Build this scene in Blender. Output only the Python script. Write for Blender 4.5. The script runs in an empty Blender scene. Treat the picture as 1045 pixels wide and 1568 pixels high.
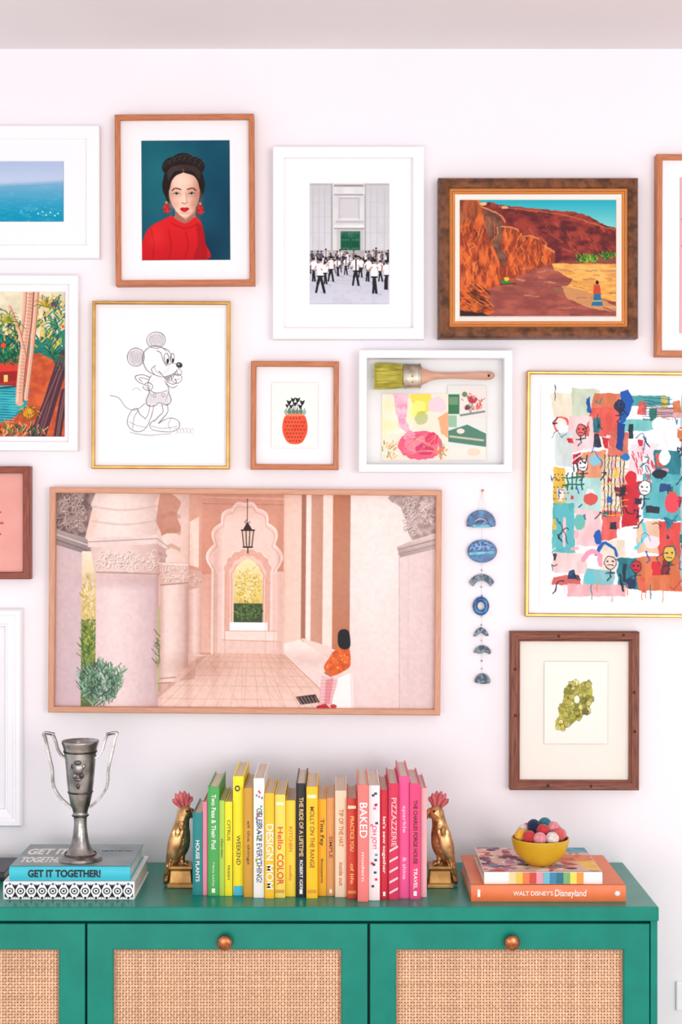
import bpy, bmesh, math, random
import numpy as np
from mathutils import Vector, Matrix

R = random.Random(7)
CAMZ, CAMD, F = 1.47, 3.2, 2330.0      # camera height, distance to wall, focal (per 1045 units of frame width)
ART_GAIN = 1.0
scene = bpy.context.scene
try:
    scene.view_settings.view_transform = 'Standard'
    scene.view_settings.look = 'None'
except Exception:
    pass

# ------------------------------------------------------------------ helpers
def P(px, py, d=0.0):
    D = CAMD - d
    return Vector(((px - 522.5) * D / F, -d, CAMZ - (py - 784) * D / F))

def lin1(v):
    v = v / 255.0
    return v / 12.92 if v <= 0.04045 else ((v + 0.055) / 1.055) ** 2.4
def lin(c, g=1.0):
    return tuple(min(1, lin1(x) * g) for x in c[:3]) + (1.0,)

_m = {}
def mat(name, c, rough=0.5, metal=0.0, c2=None, sc=20.0, bump=0.0, bsc=None, spec=0.35, coat=0.0, stretch=(1, 1, 1), coord='Object', con=(0.35, 0.65), sheen=0.0, detail=4, btype='noise'):
    if name in _m: return _m[name]
    m = bpy.data.materials.new(name); m.use_nodes = True
    nt = m.node_tree; N = nt.nodes; L = nt.links
    b = N['Principled BSDF']
    b.inputs['Base Color'].default_value = lin(c)
    b.inputs['Roughness'].default_value = rough
    b.inputs['Metallic'].default_value = metal
    b.inputs['Specular IOR Level'].default_value = spec
    b.inputs['Coat Weight'].default_value = coat
    b.inputs['Sheen Weight'].default_value = sheen
    tc = N.new('ShaderNodeTexCoord'); mp = N.new('ShaderNodeMapping')
    mp.inputs['Scale'].default_value = stretch
    L.new(tc.outputs[coord], mp.inputs['Vector'])
    no = N.new('ShaderNodeTexNoise'); no.inputs['Scale'].default_value = sc; no.inputs['Detail'].default_value = detail
    L.new(mp.outputs[0], no.inputs['Vector'])
    if c2 is None: c2 = tuple(max(0, x * 0.985) for x in c)
    cr = N.new('ShaderNodeValToRGB')
    cr.color_ramp.elements[0].position = con[0]; cr.color_ramp.elements[1].position = con[1]
    cr.color_ramp.elements[0].color = lin(c2); cr.color_ramp.elements[1].color = lin(c)
    L.new(no.outputs['Fac'], cr.inputs['Fac']); L.new(cr.outputs['Color'], b.inputs['Base Color'])
    if bump > 0:
        bn = N.new('ShaderNodeBump'); bn.inputs['Strength'].default_value = bump; bn.inputs['Distance'].default_value = 0.002
        if btype == 'voronoi':
            n2 = N.new('ShaderNodeTexVoronoi'); n2.inputs['Scale'].default_value = bsc or sc
            L.new(mp.outputs[0], n2.inputs['Vector']); L.new(n2.outputs['Distance'], bn.inputs['Height'])
        else:
            n2 = N.new('ShaderNodeTexNoise'); n2.inputs['Scale'].default_value = bsc or sc; n2.inputs['Detail'].default_value = 6
            L.new(mp.outputs[0], n2.inputs['Vector']); L.new(n2.outputs['Fac'], bn.inputs['Height'])
        L.new(bn.outputs[0], b.inputs['Normal'])
    _m[name] = m
    return m

def vcmat(name, rough=0.35, spec=0.3, metal=0.0):
    if name in _m: return _m[name]
    m = bpy.data.materials.new(name); m.use_nodes = True
    nt = m.node_tree; b = nt.nodes['Principled BSDF']
    a = nt.nodes.new('ShaderNodeAttribute'); a.attribute_name = 'Col'
    nt.links.new(a.outputs['Color'], b.inputs['Base Color'])
    b.inputs['Roughness'].default_value = rough; b.inputs['Specular IOR Level'].default_value = spec
    b.inputs['Metallic'].default_value = metal
    _m[name] = m
    return m

def link(o, parent=None):
    scene.collection.objects.link(o)
    if parent is not None:
        o.parent = parent
        o.matrix_parent_inverse = Matrix.Translation(-Vector(parent['loc0']))
    return o
def empty(name, loc=(0, 0, 0)):
    e = bpy.data.objects.new(name, None); e.location = loc; e['loc0'] = list(loc)
    e.empty_display_size = 0.05
    scene.collection.objects.link(e); return e
def mesh(name, v, f, mats, parent=None, smooth=False, mi=None, bevel=0.0):
    me = bpy.data.meshes.new(name); me.from_pydata([tuple(p) for p in v], [], f); me.update()
    if not isinstance(mats, (list, tuple)): mats = [mats]
    for m in mats: me.materials.append(m)
    if mi is not None:
        for p, i in zip(me.polygons, mi): p.material_index = i
    bm = bmesh.new(); bm.from_mesh(me); bmesh.ops.recalc_face_normals(bm, faces=bm.faces); bm.to_mesh(me); bm.free()
    if smooth:
        for p in me.polygons: p.use_smooth = True
    o = bpy.data.objects.new(name, me); link(o, parent)
    if bevel > 0:
        bv = o.modifiers.new('bevel', 'BEVEL'); bv.width = bevel; bv.segments = 2; bv.limit_method = 'ANGLE'
    return o
def boxv(a, b):
    (x0, y0, z0), (x1, y1, z1) = a, b
    return [(x0, y0, z0), (x1, y0, z0), (x1, y1, z0), (x0, y1, z0), (x0, y0, z1), (x1, y0, z1), (x1, y1, z1), (x0, y1, z1)]
BF = [(0, 3, 2, 1), (4, 5, 6, 7), (0, 1, 5, 4), (1, 2, 6, 5), (2, 3, 7, 6), (3, 0, 4, 7)]
def box(name, a, b, m, parent=None, bevel=0.0):
    return mesh(name, boxv(a, b), BF, m, parent, bevel=bevel)

def lathe(name, prof, c, m, parent=None, seg=48, axis='Z', smooth=True):
    v = []; f = []; n = len(prof)
    for r, h in prof:
        for k in range(seg):
            t = 2 * math.pi * k / seg
            if axis == 'Z': v.append((c[0] + r * math.cos(t), c[1] + r * math.sin(t), c[2] + h))
            else: v.append((c[0] + r * math.cos(t), c[1] - h, c[2] + r * math.sin(t)))
    for i in range(n - 1):
        for k in range(seg):
            k2 = (k + 1) % seg
            f.append((i * seg + k, i * seg + k2, (i + 1) * seg + k2, (i + 1) * seg + k))
    return mesh(name, v, f, m, parent, smooth)

def cat(pts, n=8, closed=False):
    pts = [tuple(p) for p in pts]; out = []; N = len(pts)
    rng = N if closed else N - 1
    for i in range(rng):
        if closed: p0, p1, p2, p3 = pts[(i - 1) % N], pts[i], pts[(i + 1) % N], pts[(i + 2) % N]
        else: p0, p1, p2, p3 = pts[max(i - 1, 0)], pts[i], pts[i + 1], pts[min(i + 2, N - 1)]
        for k in range(n):
            t = k / n
            out.append(tuple(0.5 * (2 * b + (c - a) * t + (2 * a - 5 * b + 4 * c - d) * t * t + (-a + 3 * b - 3 * c + d) * t ** 3) for a, b, c, d in zip(p0, p1, p2, p3)))
    if not closed: out.append(pts[-1])
    return out

def loft(name, path, m, parent=None, seg=20, n=5, smooth=True):
    """path of (x,y,z,r_inplane,r_y) lying roughly in an XZ plane"""
    p = cat(path, n); v = []; f = []
    for i, q in enumerate(p):
        a = p[max(i - 1, 0)]; b = p[min(i + 1, len(p) - 1)]
        dx, dz = b[0] - a[0], b[2] - a[2]; l = math.hypot(dx, dz) or 1e-9
        nx, nz = -dz / l, dx / l
        for k in range(seg):
            t = 2 * math.pi * k / seg
            v.append((q[0] + nx * q[3] * math.cos(t), q[1] + q[4] * math.sin(t), q[2] + nz * q[3] * math.cos(t)))
    for i in range(len(p) - 1):
        for k in range(seg):
            k2 = (k + 1) % seg
            f.append((i * seg + k, i * seg + k2, (i + 1) * seg + k2, (i + 1) * seg + k))
    f.append(tuple(range(seg))); f.append(tuple(range((len(p) - 1) * seg, len(p) * seg)))
    return mesh(name, v, f, m, parent, smooth)

def tube(name, pts, r, m, parent=None, cyclic=False, bevres=4):
    cu = bpy.data.curves.new(name, 'CURVE'); cu.dimensions = '3D'; cu.bevel_depth = r; cu.bevel_resolution = bevres
    s = cu.splines.new('POLY'); s.points.add(len(pts) - 1)
    for q, p in zip(s.points, pts): q.co = (p[0], p[1], p[2], 1)
    s.use_cyclic_u = cyclic; cu.materials.append(m); cu.use_fill_caps = True
    return link(bpy.data.objects.new(name, cu), parent)

def text(name, s, loc, M, size, m, parent=None, fit=None, maxh=None, bold=0.0, shear=0.0, extr=0.00015, space=1.0):
    cu = bpy.data.curves.new(name, 'FONT'); cu.body = s; cu.size = size; cu.align_x = 'CENTER'; cu.align_y = 'CENTER'
    cu.extrude = extr; cu.offset = bold * size; cu.shear = shear; cu.space_character = space; cu.materials.append(m)
    o = bpy.data.objects.new(name, cu); scene.collection.objects.link(o)
    bpy.context.view_layer.update()
    sx = sy = 1.0
    d = o.dimensions
    if fit and d.x > 0: sx = fit / d.x; sy = sx
    if maxh and d.y > 0: sy = maxh / d.y
    o.matrix_world = Matrix.Translation(Vector(loc)) @ M @ Matrix.Diagonal((sx, sy, 1, 1))
    if parent is not None:
        o.parent = parent; o.matrix_parent_inverse = Matrix.Translation(-Vector(parent['loc0']))
    return o
MF = Matrix.Rotation(math.pi / 2, 4, 'X')                       # facing -Y, upright
MD = MF @ Matrix.Rotation(-math.pi / 2, 4, 'Z')                 # facing -Y, reading down

# ------------------------------------------------------------------ raster canvas -> vertex-colour mesh
_rs = np.random.RandomState(3); _LAT = _rs.rand(8, 64, 64).astype(np.float32)
def vnoise(X, Y, sc, seed):
    x = X / sc + seed * 7.31; y = Y / sc + seed * 3.77
    xi = np.floor(x).astype(int); yi = np.floor(y).astype(int)
    fx = x - xi; fy = y - yi; fx = fx * fx * (3 - 2 * fx); fy = fy * fy * (3 - 2 * fy)
    T = _LAT[seed % 8]
    a = T[yi % 64, xi % 64]; b = T[yi % 64, (xi + 1) % 64]; c = T[(yi + 1) % 64, xi % 64]; d = T[(yi + 1) % 64, (xi + 1) % 64]
    return (a * (1 - fx) + b * fx) * (1 - fy) + (c * (1 - fx) + d * fx) * fy
def fbm(X, Y, sc, seed, o=3):
    s = 0; a = 1; t = 0
    for k in range(o):
        s = s + a * vnoise(X, Y, sc / 2 ** k, seed + k); t += a; a *= 0.5
    return s / t
def C(c): return np.array(c, np.float32) / 255.0
def G(c1, c2, a, b, ax='y'):
    def f(X, Y):
        V = Y if ax == 'y' else X
        t = np.clip((V - a) / (b - a), 0, 1)[..., None]
        return C(c1) * (1 - t) + C(c2) * t
    return f
def CYL(c1, c2, a, b, hi=.35):
    """round column shading across x"""
    def f(X, Y):
        u_ = np.clip((X - a) / (b - a), 0, 1); t = np.clip(np.abs(u_ - hi) / max(hi, 1 - hi), 0, 1)[..., None] ** 1.5
        return C(c1) * (1 - t) + C(c2) * t
    return f
def NZ(c1, c2, sc=10, seed=0, sx=1.0, sy=1.0, con=2.5, bias=0.0):
    def f(X, Y):
        t = np.clip((fbm(X * sx, Y * sy, sc, seed) - 0.5 + bias) * con + 0.5, 0, 1)[..., None]
        return C(c1) * (1 - t) + C(c2) * t
    return f
class Cv:
    def __init__(s, x0, y0, x1, y1, bg, res=1.3, ss=2):
        s.b = (x0, y0, x1, y1); s.ss = ss
        s.w = int(round((x1 - x0) * res)) * ss; s.h = int(round((y1 - y0) * res)) * ss
        xs = x0 + (np.arange(s.w) + .5) / s.w * (x1 - x0); ys = y0 + (np.arange(s.h) + .5) / s.h * (y1 - y0)
        s.X, s.Y = np.meshgrid(xs.astype(np.float32), ys.astype(np.float32))
        s.kx = s.w / (x1 - x0); s.ky = s.h / (y1 - y0)
        s.A = np.zeros((s.h, s.w, 3), np.float32); s.warp = 0; s.wsc = 6
        s.A[:] = bg(s.X, s.Y) if callable(bg) else C(bg)
    def sl(s, xa, ya, xb, yb):
        m = 2 + s.warp
        i0 = max(0, int((ya - m - s.b[1]) * s.ky)); i1 = min(s.h, int((yb + m - s.b[1]) * s.ky) + 1)
        j0 = max(0, int((xa - m - s.b[0]) * s.kx)); j1 = min(s.w, int((xb + m - s.b[0]) * s.kx) + 1)
        if i1 <= i0 or j1 <= j0: return None
        return (slice(i0, i1), slice(j0, j1))
    def co(s, q):
        X = s.X[q]; Y = s.Y[q]
        if s.warp:
            return X + (fbm(X, Y, s.wsc, 1) - .5) * 2 * s.warp, Y + (fbm(X, Y, s.wsc, 4) - .5) * 2 * s.warp
        return X, Y
    def put(s, q, m, col, a=1.0):
        c = col(s.X[q], s.Y[q]) if callable(col) else C(col)
        m = (m * a)[..., None].astype(np.float32)
        s.A[q] = s.A[q] * (1 - m) + c * m
    def poly(s, pts, col, a=1.0, smooth=0):
        if smooth: pts = cat(pts, smooth, True)
        xs = [p[0] for p in pts]; ys = [p[1] for p in pts]
        q = s.sl(min(xs), min(ys), max(xs), max(ys))
        if q is None: return
        X, Y = s.co(q); m = np.zeros(X.shape, bool)
        for i in range(len(pts)):
            x1, y1 = pts[i][:2]; x2, y2 = pts[i - 1][:2]
            if y1 == y2: continue
            m ^= ((y1 > Y) != (y2 > Y)) & (X < (x2 - x1) * (Y - y1) / (y2 - y1) + x1)
        s.put(q, m, col, a)
    def rect(s, x0, y0, x1, y1, col, a=1.0): s.poly([(x0, y0), (x1, y0), (x1, y1), (x0, y1)], col, a)
    def ell(s, cx, cy, rx, ry, col, a=1.0, rot=0, soft=0):
        r = max(rx, ry) * (1 + soft)
        q = s.sl(cx - r, cy - r, cx + r, cy + r)
        if q is None: return
        X, Y = s.co(q); c, n = math.cos(rot), math.sin(rot)
        u = ((X - cx) * c + (Y - cy) * n) / rx; v = (-(X - cx) * n + (Y - cy) * c) / ry
        d = np.sqrt(u * u + v * v)
        m = (d < 1).astype(np.float32) if not soft else np.clip((1 + soft - d) / (2 * soft), 0, 1)
        s.put(q, m, col, a)
    def line(s, pts, w, col, a=1.0, w2=None, smooth=0):
        if smooth: pts = cat(pts, smooth)
        if w2 is None: w2 = w
        n = len(pts) - 1
        xs = [p[0] for p in pts]; ys = [p[1] for p in pts]; W = max(w, w2)
        q = s.sl(min(xs) - W, min(ys) - W, max(xs) + W, max(ys) + W)
        if q is None: return
        X, Y = s.co(q); m = np.zeros(X.shape, np.float32)
        for i in range(n):
            x1, y1 = pts[i][:2]; x2, y2 = pts[i + 1][:2]; dx, dy = x2 - x1, y2 - y1; l2 = dx * dx + dy * dy + 1e-9
            t = np.clip(((X - x1) * dx + (Y - y1) * dy) / l2, 0, 1)
            d = np.hypot(X - x1 - t * dx, Y - y1 - t * dy)
            ww = w + (w2 - w) * (i + .5) / n
            m = np.maximum(m, (d < ww / 2))
        s.put(q, m, col, a)
    def mul(s, f):
        s.A = np.clip(s.A * f, 0, 1)
    def blur(s, n=1):
        for _ in range(n):
            B = np.pad(s.A, ((1, 1), (1, 1), (0, 0)), mode='edge')
            s.A = (B[1:-1, 1:-1] * 2 + B[:-2, 1:-1] + B[2:, 1:-1] + B[1:-1, :-2] + B[1:-1, 2:]) / 6
    def pix(s):
        k = s.ss
        A = s.A.reshape(s.h // k, k, s.w // k, k, 3).mean(axis=(1, 3))
        return np.clip(A, 0, 1)
    def to_mesh(s, name, fn, m, parent=None, gain=None):
        A = s.pix(); h, w = A.shape[:2]
        x = np.linspace(s.b[0], s.b[2], w); y = np.linspace(s.b[1], s.b[3], h)
        XX, YY = np.meshgrid(x, y); V = fn(XX.ravel(), YY.ravel())
        idx = np.arange(h * w).reshape(h, w)
        Fq = np.stack([idx[:-1, :-1], idx[1:, :-1], idx[1:, 1:], idx[:-1, 1:]], -1).reshape(-1, 4)
        me = bpy.data.meshes.new(name); me.from_pydata(V.tolist(), [], Fq.tolist()); me.update()
        L = np.where(A <= 0.04045, A / 12.92, ((A + .055) / 1.055) ** 2.4) * (gain or ART_GAIN)
        col = np.ones((h * w, 4), np.float32); col[:, :3] = np.clip(L.reshape(-1, 3), 0, 0.95)
        at = me.color_attributes.new('Col', 'FLOAT_COLOR', 'POINT'); at.data.foreach_set('color', col.ravel())
        me.materials.append(m)
        return link(bpy.data.objects.new(name, me), parent)
def wallmap(d):
    def fn(x, y):
        D = CAMD - d
        return np.stack([(x - 522.5) * D / F, np.full_like(x, -d), CAMZ - (y - 784) * D / F], -1)
    return fn

# ------------------------------------------------------------------ materials
m_wall = mat('wall_paint', (244, 240, 244), 0.75, c2=(242, 238, 243), sc=3, bump=0.12, bsc=220, spec=0.2)
m_ceil = mat('ceiling_paint', (236, 230, 232), 0.85, sc=3, bump=0.15, bsc=120, spec=0.1)
m_floor = mat('pale_oak_floor', (220, 208, 198), 0.45, c2=(204, 190, 178), sc=6, stretch=(8, 1, 1))
m_white = mat('white_frame_paint', (247, 245, 249), 0.4, sc=30, c2=(246, 244, 248))
m_mat = mat('white_mat_board', (245, 242, 245), 0.6, sc=60, spec=0.2, c2=(244, 241, 244))
m_matc = mat('cream_mat_board', (242, 234, 224), 0.6, sc=60, spec=0.2, c2=(241, 233, 223))
m_tan = mat('tan_wood', (200, 128, 88), 0.45, c2=(178, 104, 66), sc=8, stretch=(3, 40, 1), coord='UV', bump=0.1)
m_pale = mat('pale_pink_wood', (212, 158, 130), 0.45, c2=(198, 142, 112), sc=8, stretch=(3, 40, 1), coord='UV')
m_red = mat('red_brown_wood', (150, 78, 58), 0.4, c2=(120, 55, 40), sc=8, stretch=(3, 40, 1), coord='UV')
m_wal = mat('rustic_walnut', (138, 80, 60), 0.5, c2=(90, 48, 36), sc=7, stretch=(3, 34, 1), coord='UV', bump=0.5, con=(0.3, 0.62))
m_dkw = mat('dark_burl_wood', (128, 78, 48), 0.4, c2=(78, 46, 28), sc=60, stretch=(1, 1, 1), bump=0.5, con=(0.35, 0.6))
m_gline = mat('gold_orange_liner', (226, 146, 78), 0.3, 0.3, sc=40)
m_gold = mat('brushed_gold', (224, 178, 104), 0.3, 0.85, c2=(204, 156, 88), sc=30)
m_art = vcmat('art_print', 0.3, 0.12)
m_paintv = vcmat('painted_canvas', 0.5, 0.12)

# ------------------------------------------------------------------ room
box('wall_back', (-2.6, 0, 0), (2.6, 0.1, 2.4445), m_wall)
cz = P(0, 75, 0).z
box('ceiling', (-2.6, -5.5, cz), (2.6, 0.1, cz + 0.1), m_ceil)
box('floor', (-2.6, -5.5, -0.05), (2.6, 0.1, 0), m_floor)
box('baseboard_back', (-2.6, -0.014, 0), (2.6, 0, 0.1), m_white, bevel=0.003)

# ------------------------------------------------------------------ frames
def rings(name, rg, mats, parent, mi=None):
    v = []; f = []; uv = []; mm = []
    for (xa, za, xb, zb, d) in rg:
        v += [(xa, -d, za), (xb, -d, za), (xb, -d, zb), (xa, -d, zb)]
    cum = 0
    for i in range(len(rg) - 1):
        a, b = rg[i], rg[i + 1]
        w = max(abs(b[0] - a[0]), abs(b[4] - a[4]), 1e-4)
        for k in range(4):
            k2 = (k + 1) % 4
            f.append((i * 4 + k, i * 4 + k2, i * 4 + 4 + k2, i * 4 + 4 + k))
            ln = abs(a[2] - a[0]) if k % 2 == 0 else abs(a[3] - a[1])
            o = k * 1.7
            uv += [(o, cum + k), (o + ln, cum + k), (o + ln, cum + w + k), (o, cum + w + k)]
            mm.append(mi[i] if mi else 0)
        cum += w
    me = bpy.data.meshes.new(name); me.from_pydata(v, [], f)
    for m in (mats if isinstance(mats, list) else [mats]): me.materials.append(m)
    ul = me.uv_layers.new(name='UVMap')
    for i, c in enumerate(uv): ul.data[i].uv = c
    for p, i in zip(me.polygons, mm): p.material_index = i
    me.update()
    return link(bpy.data.objects.new(name, me), parent)

def frame(name, rect, fw, fmat, t=0.022, matm=None, rot=0.0, art=None, artmat=None, tm=None, prof=None, pm=None, window=None, gain=None):
    x0, y0, x1, y1 = rect
    tm = tm if tm is not None else t - 0.008
    c = P((x0 + x1) / 2, (y0 + y1) / 2, 0)
    e = empty(name, c)
    a = P(x0, y1, t); b = P(x1, y0, t); k = (CAMD - t) / F
    if prof is None:
        bv = 1.2
        prof = [(0, 0.0), (0, t - 0.0015), (bv, t), (fw - bv, t), (fw, t - 0.0015), (fw, tm - 0.001)]
    rg = [(a.x + o * k, a.z + o * k, b.x - o * k, b.z - o * k, d) for o, d in prof]
    rings('frame_moulding', rg, fmat if isinstance(fmat, list) else [fmat], e, pm)
    lo = prof[-1][0] - 1
    ia = (a.x + lo * k, a.z + lo * k); ib = (b.x - lo * k, b.z - lo * k)
    box('backing_board', (ia[0], -tm + 0.002, ia[1]), (ib[0], -0.001, ib[1]), matm or m_mat, e)
    if window:
        wx0, wy0, wx1, wy1 = window
        p = P(wx0, wy1, tm + 0.0015); q = P(wx1, wy0, tm + 0.0015)
        g = 0.0012
        rings('mat_board', [(ia[0], ia[1], ib[0], ib[1], tm + 0.0015), (p.x - g, p.z - g, q.x + g, q.z + g, tm + 0.0015), (p.x, p.z, q.x, q.z, tm - 0.001)], [matm or m_mat], e)
    if art is not None:
        art.to_mesh('artwork', wallmap(tm - 0.0006), artmat or m_art, e, gain)
    e.rotation_euler = (0, math.radians(rot), 0)
    return e

def foliage(c, cx, cy, rx, ry, cols, n, ln, w, seed, up=True):
    r = random.Random(seed)
    for _ in range(n):
        t = r.uniform(0, 6.283); q = math.sqrt(r.random())
        x = cx + rx * q * math.cos(t); y = cy + ry * q * math.sin(t)
        an = r.uniform(-2.6, -0.5) if up else r.uniform(0, 6.283)
        l = ln * r.uniform(.5, 1.2)
        c.line([(x, y), (x + l * math.cos(an), y + l * math.sin(an))], w, r.choice(cols), 0.9, w * 0.4)
def carve(c, x0, y0, x1, y1, dark, light, n, seed, s=4):
    r = random.Random(seed)
    for _ in range(n):
        x = r.uniform(x0, x1); y = r.uniform(y0, y1); R0 = r.uniform(.4, 1) * s; a0 = r.uniform(0, 6.28)
        pts = [(x + R0 * (1 - k / 9) * math.cos(a0 + k * .6), y + R0 * (1 - k / 9) * math.sin(a0 + k * .6)) for k in range(7)]
        c.line([(u + .8, v + .8) for u, v in pts], 1.2, dark, .6); c.line(pts, 1.3, light, .8)

# 1 ocean ---------------------------------------------------------
c = Cv(-62, 247, 97, 339, G((170, 188, 220), (190, 206, 230), 247, 283))
c.poly([(-62, 285), (97, 277), (97, 339), (-62, 339)], G((120, 172, 206), (10, 146, 182), 280, 330))
q = c.sl(-62, 278, 97, 339)
c.put(q, np.clip((fbm(c.X[q], c.Y[q] * 4, 12, 2) - .5) * 3, 0, 1), (130, 194, 214), .3)
c.line([(-62, 285), (97, 277)], 6, (170, 192, 222), .5)
c.blur(3)
for i in range(26):
    x = R.uniform(-60, 97); y = R.uniform(312, 338); c.line([(x, y), (x + R.uniform(1, 3), y)], .8, (180, 222, 230), .6)
for i in range(6): c.ell(60 + i * 6 + R.uniform(-2, 2), 327 + R.uniform(-4, 4), 1.2, 1, (230, 240, 240))
frame('ocean_photo_frame', (-117, 192, 152, 395), 20, m_white, 0.026, art=c, window=(-62, 247, 97, 339))

# 2 portrait -------------------------------------------------------
c = Cv(217, 215, 352, 398, NZ((22, 92, 110), (14, 70, 94), 60, 2, con=2), res=1.6)
c.ell(235, 275, 45, 70, (34, 122, 126), .5, soft=.9); c.ell(345, 330, 35, 80, (10, 52, 78), .6, soft=.8)
c.ell(300, 385, 40, 30, (8, 40, 62), .7, soft=.6)
# hair: low back hair and two rolled braids over the crown
hd = (34, 26, 26)
c.poly([(250, 276), (256, 262), (282, 256), (306, 262), (313, 276), (313, 292), (308, 304), (300, 312), (262, 312), (253, 300), (249, 288)], hd, smooth=6)
c.ell(264, 254, 16, 13, hd, rot=-.5); c.ell(281, 246, 17, 11.5, hd); c.ell(299, 254, 15, 13, hd, rot=.5); c.ell(281, 260, 28, 14, hd)
c.poly([(268, 310), (300, 310), (299, 330), (306, 346), (282, 354), (260, 343), (268, 330)], (206, 148, 126))
c.poly([(268, 322), (284, 337), (299, 324), (299, 338), (285, 347), (268, 337)], (150, 92, 78), .7)
c.poly([(217, 398), (217, 376), (224, 354), (236, 343), (252, 335), (263, 330), (270, 336), (284, 342), (298, 333), (305, 336), (311, 350), (314, 372), (316, 398)], G((216, 32, 36), (194, 22, 32), 335, 398), smooth=4)
for pts in ([(231, 350), (236, 372), (233, 398)], [(263, 342), (284, 350), (303, 342)], [(258, 352), (262, 375), (258, 398)], [(284, 356), (288, 376), (282, 398)]): c.line(pts, 2.4, (156, 14, 26), .5, smooth=5)
c.ell(240, 362, 10, 14, (236, 60, 56), .4, soft=.8)
c.poly([(300, 345), (311, 350), (316, 398), (296, 398), (303, 370)], (140, 14, 24), .5, smooth=4)
face = [(259, 290), (260, 276), (267, 266), (282, 263), (297, 266), (305, 276), (306, 292), (304, 308), (298, 320), (290, 330), (282, 333), (274, 328), (265, 316), (260, 304)]
c.poly(face, CYL((242, 204, 182), (202, 146, 124), 256, 309, .38), smooth=6)
c.ell(303, 302, 6, 24, (170, 112, 94), .5, soft=.7); c.ell(262, 300, 3, 20, (196, 138, 116), .4, soft=.8)
c.ell(268, 313, 6, 6, (224, 144, 128), .45, soft=.7); c.ell(296, 313, 5, 6, (200, 122, 106), .45, soft=.7)
c.ell(280, 277, 12, 6, (250, 218, 200), .5, soft=.7); c.ell(282, 328, 4.5, 2.6, (244, 206, 188), .5, soft=.7); c.ell(282, 326, 7, 1.6, (180, 120, 100), .4, soft=.8)
c.ell(270, 296, 8, 5.5, (188, 132, 112), .5, soft=.7); c.ell(294, 296, 8, 5.5, (172, 116, 98), .5, soft=.7); c.ell(282, 302, 2, 8, (250, 216, 196), .5, soft=.8)
# centre-parted front hair
c.poly([(255, 298), (254, 276), (262, 263), (281, 259), (281, 264), (270, 269), (263, 278), (260, 290)], hd, smooth=5)
c.poly([(281, 259), (300, 262), (309, 274), (311, 296), (306, 290), (303, 278), (296, 269), (281, 264)], hd, smooth=5)
for k in range(9):
    t = k / 8
    c.line([(281, 262 - k * 1.2), (268 - t * 4, 262 - t * 6), (258 - t * 2, 276 - t * 12)], .8, (98, 80, 72), .55, smooth=5)
    c.line([(282, 262 - k * 1.2), (295 + t * 4, 262 - t * 6), (306 + t * 2, 276 - t * 12)], .8, (82, 66, 60), .55, smooth=5)
for k in range(8):
    x = 254 + k * 7.6; y = 252 - 12 * math.sin(math.pi * (k + .5) / 8)
    c.line([(x - 3, y + 6), (x + 1, y - 1), (x + 7, y - 3)], 1.1, (104, 86, 78), .6, smooth=4); c.line([(x, y + 8), (x + 4, y + 2), (x + 9, y + 1)], .8, (78, 62, 58), .6, smooth=4)
c.line([(281, 257), (281.5, 265)], .8, (190, 150, 132), .6)
c.blur(2)
c.line([(264, 291.4), (269, 288.2), (277, 290.2)], 1.7, (44, 30, 28), .9, smooth=4); c.line([(287, 290.2), (295, 288.2), (300, 291.4)], 1.7, (44, 30, 28), .9, smooth=4)
for ex in (270.5, 293.5):
    c.ell(ex, 296.7, 3.8, 1.6, (226, 212, 204)); c.ell(ex, 296.5, 1.8, 1.7, (46, 30, 24))
    c.line([(ex - 4.4, 297), (ex, 294.8), (ex + 4.4, 296.8)], 1, (44, 28, 24), smooth=4)
c.line([(284.8, 296), (286, 304), (287, 309)], 1.6, (188, 130, 110), .6, smooth=4)
c.line([(278.5, 310), (282, 312), (286.5, 310.5)], 1.3, (160, 92, 78), .9, smooth=4)
c.poly([(275.5, 319.5), (280, 317.3), (282.5, 318.3), (285, 317.3), (290, 319.5), (286, 323.5), (282, 324.5), (278, 323)], (200, 34, 46), smooth=3)
c.line([(276, 319.9), (289, 319.9)], .7, (130, 16, 28))
for ex, ey in ((255, 318), (306.5, 320)):
    c.ell(ex, ey - 8, 2, 2, (210, 140, 60))
    c.ell(ex, ey, 5, 5.5, (196, 30, 38)); foliage(c, ex, ey + 4, 5, 5, [(220, 50, 50), (150, 16, 30), (236, 90, 70)], 26, 4, 1.1, 5, False)
c.blur(1)
frame('portrait_print_frame', (176, 174.5, 389.5, 436.5), 8, m_tan, 0.03, art=c, window=(217, 215, 352, 398), rot=-0.35, tm=0.016)

# 3 crowd ----------------------------------------------------------
c = Cv(475, 281, 596, 465, G((200, 202, 206), (212, 212, 217), 281, 385), res=1.8)
c.rect(475, 281, 596, 284, (176, 176, 182)); c.rect(509, 281, 560, 390, (220, 219, 219))
c.rect(507, 281, 510, 385, (170, 170, 176)); c.rect(558, 281, 561, 385, (174, 174, 180))
c.rect(512, 283, 557, 286, (150, 142, 140)); c.rect(510, 287, 559, 298, (226, 226, 227)); c.rect(512, 297, 557, 299.5, (166, 164, 168))
c.rect(520, 303, 550, 336, (206, 205, 208)); c.rect(520, 303, 550, 304.5, (176, 174, 178)); c.rect(520, 334.5, 550, 336, (230, 230, 230))
for a in (519, 549.5): c.rect(a, 303, a + 1.4, 336, (176, 176, 182))
c.rect(514, 338, 557, 342, (190, 188, 190)); c.rect(512, 345, 558, 349, (236, 236, 234)); c.rect(512, 349, 558, 351, (146, 144, 148))
c.rect(516, 351, 557, 394, (196, 194, 194)); c.rect(522, 354, 552, 394, (26, 96, 70)); c.rect(536.4, 354, 537.6, 394, (14, 66, 50))
for a in (524, 539):
    for b in (357, 370): c.rect(a, b, a + 11, b + 10, (20, 80, 58)); c.line([(a, b + 10), (a + 11, b + 10)], .8, (70, 140, 110))
for a in (479, 488, 497, 567, 577, 588): c.rect(a, 288, a + 1.3, 385, (184, 184, 190), .8)
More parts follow.
